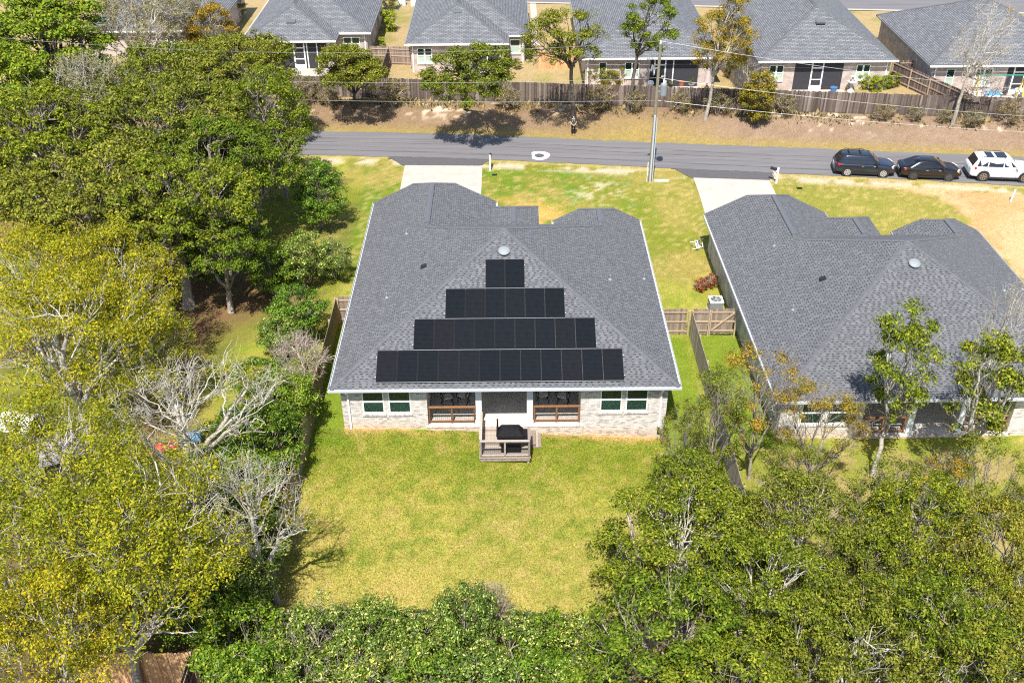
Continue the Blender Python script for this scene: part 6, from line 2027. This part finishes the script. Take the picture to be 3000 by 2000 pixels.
p = atg(1679, 396)
ps = thing('person', 'person in a dark green shirt and black trousers standing beside the road under a tree', 'person', tuple(p), math.pi + .05)
# facing +y in local space; the whole figure is turned to face the lawn
V = [(0, 0, .93), (0, .0, 1.10), (0, .0, 1.30), (0, -.01, 1.43), (0, .015, 1.50), (0, .045, 1.58), (0, .06, 1.68)]
R = [(.155, .11), (.14, .10), (.165, .11), (.12, .085), (.052, .052), (.082, .098), (.070, .085)]
E_ = [(0, 1), (1, 2), (2, 3), (3, 4), (4, 5), (5, 6)]
for sg in (-1, 1):
    i = len(V)
    V += [(sg * .19, -.01, 1.40), (sg * .245, -.01, 1.16), (sg * .16, .20, 1.04), (sg * .06, .30, 1.02), (sg * .035, .35, 1.00)]
    R += [.062, .046, .036, .026, (.036, .018)]
    E_ += [(3, i), (i, i + 1), (i + 1, i + 2), (i + 2, i + 3), (i + 3, i + 4)]
    for f_ in range(4):
        j = len(V)
        V += [(sg * (.045 - f_ * .012), .385 + .008 * (f_ in (1, 2)), 1.005 - .012 * f_), (sg * (.012 - f_ * .008), .405 + .006 * (f_ in (1, 2)), .985 - .014 * f_), (sg * (-.012), .395, .97 - .014 * f_)]
        R += [.009, .008, .007]
        E_ += [(i + 4, j), (j, j + 1), (j + 1, j + 2)]
    j = len(V)
    V += [(sg * .03, .345, 1.03), (sg * .01, .375, 1.045)]; R += [.010, .008]; E_ += [(i + 4, j), (j, j + 1)]
    k = len(V)
    V += [(sg * .10, .0, .86), (sg * .105, .015, .50), (sg * .11, -.01, .10), (sg * .115, .10, .045)]
    R += [.085, .058, .042, (.045, .035)]
    E_ += [(0, k), (k, k + 1), (k + 1, k + 2), (k + 2, k + 3)]
body = skinned('body', V, E_, R, 'skin', ps)
MT['polo'] = plain('dark green polo', (.012, .075, .06), .8); MT['trousers'] = plain('black trousers', (.012, .012, .016), .8); MT['hair'] = plain('dark hair', (.03, .02, .015), .7); MT['shoe'] = plain('brown shoes', (.2, .09, .05), .6)
V = [(0, 0, .92), (0, 0, 1.10), (0, 0, 1.30), (0, -.01, 1.42)]; R = [(.172, .125), (.158, .115), (.18, .122), (.13, .095)]; E_ = [(0, 1), (1, 2), (2, 3)]
for sg in (-1, 1):
    i = len(V); V += [(sg * .19, -.01, 1.40), (sg * .24, -.01, 1.21)]; R += [.075, .066]; E_ += [(3, i), (i, i + 1)]
skinned('shirt', V, E_, R, 'polo', ps)
V = [(0, 0, .95)]; R = [(.165, .12)]; E_ = []
for sg in (-1, 1):
    i = len(V); V += [(sg * .10, 0, .86), (sg * .105, .015, .50), (sg * .11, -.005, .09)]; R += [.098, .073, .062]; E_ += [(0, i), (i, i + 1), (i + 1, i + 2)]
skinned('trousers', V, E_, R, 'trousers', ps)
skinned('hair', [(0, .02, 1.70), (0, -.005, 1.66), (0, -.02, 1.60)], [(0, 1), (1, 2)], [(.078, .085), (.09, .09), (.075, .06)], 'hair', ps)
for sg in (-1, 1):
    skinned('shoe', [(sg * .11, -.04, .05), (sg * .112, .05, .045), (sg * .118, .15, .04)], [(0, 1), (1, 2)], [(.045, .05), (.05, .045), (.045, .035)], 'shoe', ps)
hd = B(); hd.tube([(0, .135, 1.585), (0, .165, 1.57), (0, .145, 1.555)], [.012, .016, .012], 6); hd.build('nose', 'skin', ps)

# ---------------------------------------------------------------- things in the far gardens
def pot(px, py, r, h, mat, label, plant='greenBush'):
    q = at(px, py, .92)
    t = thing('planter', label, 'planter', (q[0], q[1], .91), 0, 'planters in the far gardens')
    B().lathe([(r * .7, 0), (r, h), (r * 1.08, h), (r * 1.08, h + .04), (r * .9, h + .04)], 14).build('pot', mat, t)
    if plant:
        w, l = TM[plant]
        o = add('plant', l, t, (0, 0, h)); o.scale = (r * 1.1, r * 1.1, r * 1.1)


MT['terracotta'] = plain('red brown planter', (.34, .12, .07), .7); MT['blue_pot'] = plain('blue plastic', (.06, .16, .34), .4); MT['pale_plastic'] = plain('pale plastic', (.6, .66, .64), .4)
MT['yellow'] = plain('yellow paint', (.75, .5, .06), .4); MT['pool_blue'] = plain('blue tarpaulin', (.03, .3, .62), .4, noise=.2, scale=6); MT['barrel'] = plain('faded blue plastic', (.17, .33, .47), .5, noise=.5, scale=5)
MT['red'] = plain('faded red plastic', (.5, .07, .06), .5, noise=.3, scale=4); MT['shed_roof'] = plain('dull grey shed roof', (.22, .2, .23), .6, noise=.3, scale=5)
pot(1996, 251, .34, .42, 'terracotta', 'red brown tub planter on the patio behind the pole house', None)
pot(1965, 256, .2, .22, 'black', 'small dark pot left of the red tub planter')
pot(2025, 252, .3, .2, 'galv', 'low grey planter box right of the red tub planter')
pot(1452, 222, .26, .42, 'blue_pot', 'dark blue pot on the patio of the second far house, nearer the fence')
pot(1465, 212, .24, .38, 'blue_pot', 'dark blue pot at the screened porch of the second far house')
pot(2440, 274, .3, .55, 'blue_pot', 'blue bucket on the patio beside the lime shrubs', None)
q = at(1918, 250, .9)
t = thing('grill', 'dark covered grill against the wall behind the utility pole', 'grill', (q[0], 47.4, .9))
B().hexa(ring(-.5, .5, -.3, .3, .05) + ring(-.55, .55, -.32, .32, 1.0)).build('cover', 'cover', t)
B().hexa(ring(-.4, .4, -.25, .3, 1.0) + ring(-.3, .3, .0, .25, 1.3)).build('hood', 'cover', t)
q = at(1900, 255, .9)
t = thing('smoker', 'small white kettle on legs left of the dark covered grill', 'grill', (q[0], 47.0, .9))
B().lathe([(.05, .5), (.24, .6), (.3, .78), (.24, .96), (.06, 1.04)], 14).build('bowl', 'white', t)
for k in range(3):
    a_ = k * 2.1
    B().bar((.1 * math.cos(a_), .1 * math.sin(a_), .58), (.3 * math.cos(a_), .3 * math.sin(a_), 0), .035, .035).build('leg', 'black', t)
q = at(2052, 240, .9)
t = thing('parasol', 'folded pale parasol beside the porch of the pole house', 'parasol', (18.3, 47.2, .9))
B().lathe([(.24, 0), (.24, .08), (.03, .1), (.03, 2.3)], 10).build('stand', 'galv', t)
B().lathe([(.3, .75), (.26, 1.0), (.16, 1.7), (.04, 2.35)], 9).build('canopy', plain('faded rose cloth', (.55, .42, .4), .8), t)
t = thing('garden_fountain', 'weathered stone garden fountain beside the lime shrubs', 'fountain', (31.15, 46.5, .9))
B().lathe([(.35, 0), (.3, .15), (.14, .25), (.12, .75), (.42, .9), (.44, .98), (.1, .95), (.08, 1.35), (.25, 1.45), (.05, 1.5)], 16).build('basin', 'mortar', t)
# swing set and garden toys behind the rightmost house
sw = thing('swing_set', 'garden swing set with yellow legs and a green top bar', 'swing set', (43.2, 44.0, .9))
for x, mt in ((-2.0, 'yellow'), (2.0, 'yellow')):
    for sy in (-1, 1):
        B().bar((x + sy * .05, sy * .8, 0), (x, 0, 2.3), .09, .09).build('leg', mt, sw)
B().bar((-2.15, 0, 2.32), (2.15, 0, 2.32), .09, .09).build('top_bar', plain('green paint', (.05, .25, .16), .5), sw)
for x in (-.9, .6):
    b = B(); b.bar((x - .2, 0, 2.3), (x - .2, .05, .55), .02, .02); b.bar((x + .2, 0, 2.3), (x + .2, .05, .55), .02, .02); b.build('chain', 'galv', sw)
    B().box(x - .24, x + .24, -.05, .15, .5, .54).build('swing_seat', 'black', sw)
t = thing('sandpit', 'low white sandpit covered with a blue sheet behind the rightmost house', 'sandpit', (42.6, 44.9, .9))
b = B(); b.prism([(1.5 * math.cos(a_), .7 * math.sin(a_)) for a_ in np.linspace(0, 6.283, 17)[:-1]], 0, .35); b.build('tub', 'white', t)
b = B(); b.hexa(ring(.0, 1.35, -.5, .5, .352) + ring(.1, 1.2, -.4, .4, .47)); b.build('sheet', 'pool_blue', t)
t = thing('play_table', 'pale green plastic play table beside the yellow swing leg', 'table', (45.6, 44.8, .9))
b = B(); b.prism([(.55 * math.cos(a_), .45 * math.sin(a_)) for a_ in np.linspace(0, 6.283, 13)[:-1]], .62, .74); b.build('table_top', 'pale_plastic', t)
for sx in (-.3, .3):
    for sy in (-.22, .22):
        B().bar((sx, sy, .62), (sx * 1.1, sy * 1.1, 0), .06, .06).build('leg', 'pale_plastic', t)
t = thing('stepladder', 'grey folding stepladder standing on the patio of the rightmost house', 'ladder', (46.6, 44.9, .9), .4)
for sx in (-.25, .25):
    B().bar((sx, -.5, 0), (sx * .7, 0, 1.9), .05, .03).build('rail', 'galv', t); B().bar((sx, .5, 0), (sx * .7, 0.02, 1.9), .05, .03).build('rail', 'galv', t)
for i in range(1, 6):
    B().box(-.24 + .015 * i, .24 - .015 * i, -.5 + .09 * i, -.42 + .09 * i, i * .33, i * .33 + .03).build('step', 'galv', t)
# wheelie bin and service boxes between the first two far houses
for lb, px, py in (('pale green service box on the strip between the first far houses, left one', 1178, 12), ('pale green service box on the strip between the first far houses, right one', 1215, 14)):
    q = at(px, py, 1.0)
    t = thing('service_box', lb, 'service box', (q[0], q[1], .9), 0, 'service boxes beside the street')
    B().box(-.42, .42, -.32, .32, -.05, .75).build('cabinet', 'pale_plastic', t); B().hexa(ring(-.45, .45, -.35, .35, .75) + ring(-.4, .4, -.3, .3, .82)).build('lid', 'pale_plastic', t)

# ---------------------------------------------------------------- things under the left trees
t = thing('barrel', 'faded blue plastic barrel lying among the bare branches', 'barrel', (-16.1, -.6, .34))
t.rotation_euler = (0, math.pi / 2, .22)
B().lathe([(.27, -.52), (.30, -.5), (.32, -.3), (.33, -.28), (.32, -.26), (.33, 0), (.32, .26), (.33, .28), (.32, .3), (.30, .5), (.27, .52)], 20).build('shell', 'barrel', t, True)
B().lathe([(.05, .52), (.05, .545)], 8).build('bung', 'black', t)
t = thing('kayak', 'faded red plastic hull lying upside down among the bare branches', 'boat', (-18.0, -1.4, .1), .35)
b = B()
sec = [(-1.6, .03, .05), (-1.2, .22, .2), (-.5, .34, .28), (.4, .34, .28), (1.1, .22, .2), (1.6, .03, .05)]
for x, w_, h_ in sec:
    b.v.extend([(x, w_ * math.cos(a_), h_ * math.sin(a_)) for a_ in np.linspace(0, math.pi, 7)])
for i in range(len(sec) - 1):
    for j in range(6):
        b.f.append((i * 7 + j, i * 7 + j + 1, i * 7 + 8 + j, i * 7 + 7 + j)); b.m.append(0)
b.build('hull', 'red', t, True)
b = B(); b.bar((-1.3, 0, .2), (1.3, 0, .3), .05, .04); b.build('keel', 'red', t)


def shed(label, x, y, rot, roofm, w=2.4, d=2.0, h=2.0):
    t = thing('garden_shed', label, 'shed', (x, y, float(gz(x, y))), rot, 'small sheds under the left trees')
    B().box(-w / 2, w / 2, -d / 2, d / 2, -.1, h).build('wall', 'fence_dark', t)
    b = B()
    b.hexa([(-w / 2 - .15, -d / 2 - .15, h), (w / 2 + .15, -d / 2 - .15, h), (w / 2 + .15, 0, h + .55), (-w / 2 - .15, 0, h + .55), (-w / 2 - .15, -d / 2 - .15, h + .05), (w / 2 + .15, -d / 2 - .15, h + .05), (w / 2 + .15, 0, h + .6), (-w / 2 - .15, 0, h + .6)])
    b.hexa([(-w / 2 - .15, .003, h + .55), (w / 2 + .15, .003, h + .55), (w / 2 + .15, d / 2 + .15, h), (-w / 2 - .15, d / 2 + .15, h), (-w / 2 - .15, .003, h + .6), (w / 2 + .15, .003, h + .6), (w / 2 + .15, d / 2 + .15, h + .05), (-w / 2 - .15, d / 2 + .15, h + .05)])
    b.build('roof', roofm, t)
    B().box(-.4, .4, -d / 2 - .03, -d / 2 - .001, 0, 1.8).build('door', 'fence_brown', t)


shed('small shed with a dull grey roof under the bare tree, left of the red hull', -21.0, -3.2, .4, 'shed_roof')
shed('small shed with a white roof at the left edge under yellow trees', -24.6, -.4, -.2, 'white', 1.5, 1.3, 1.2)
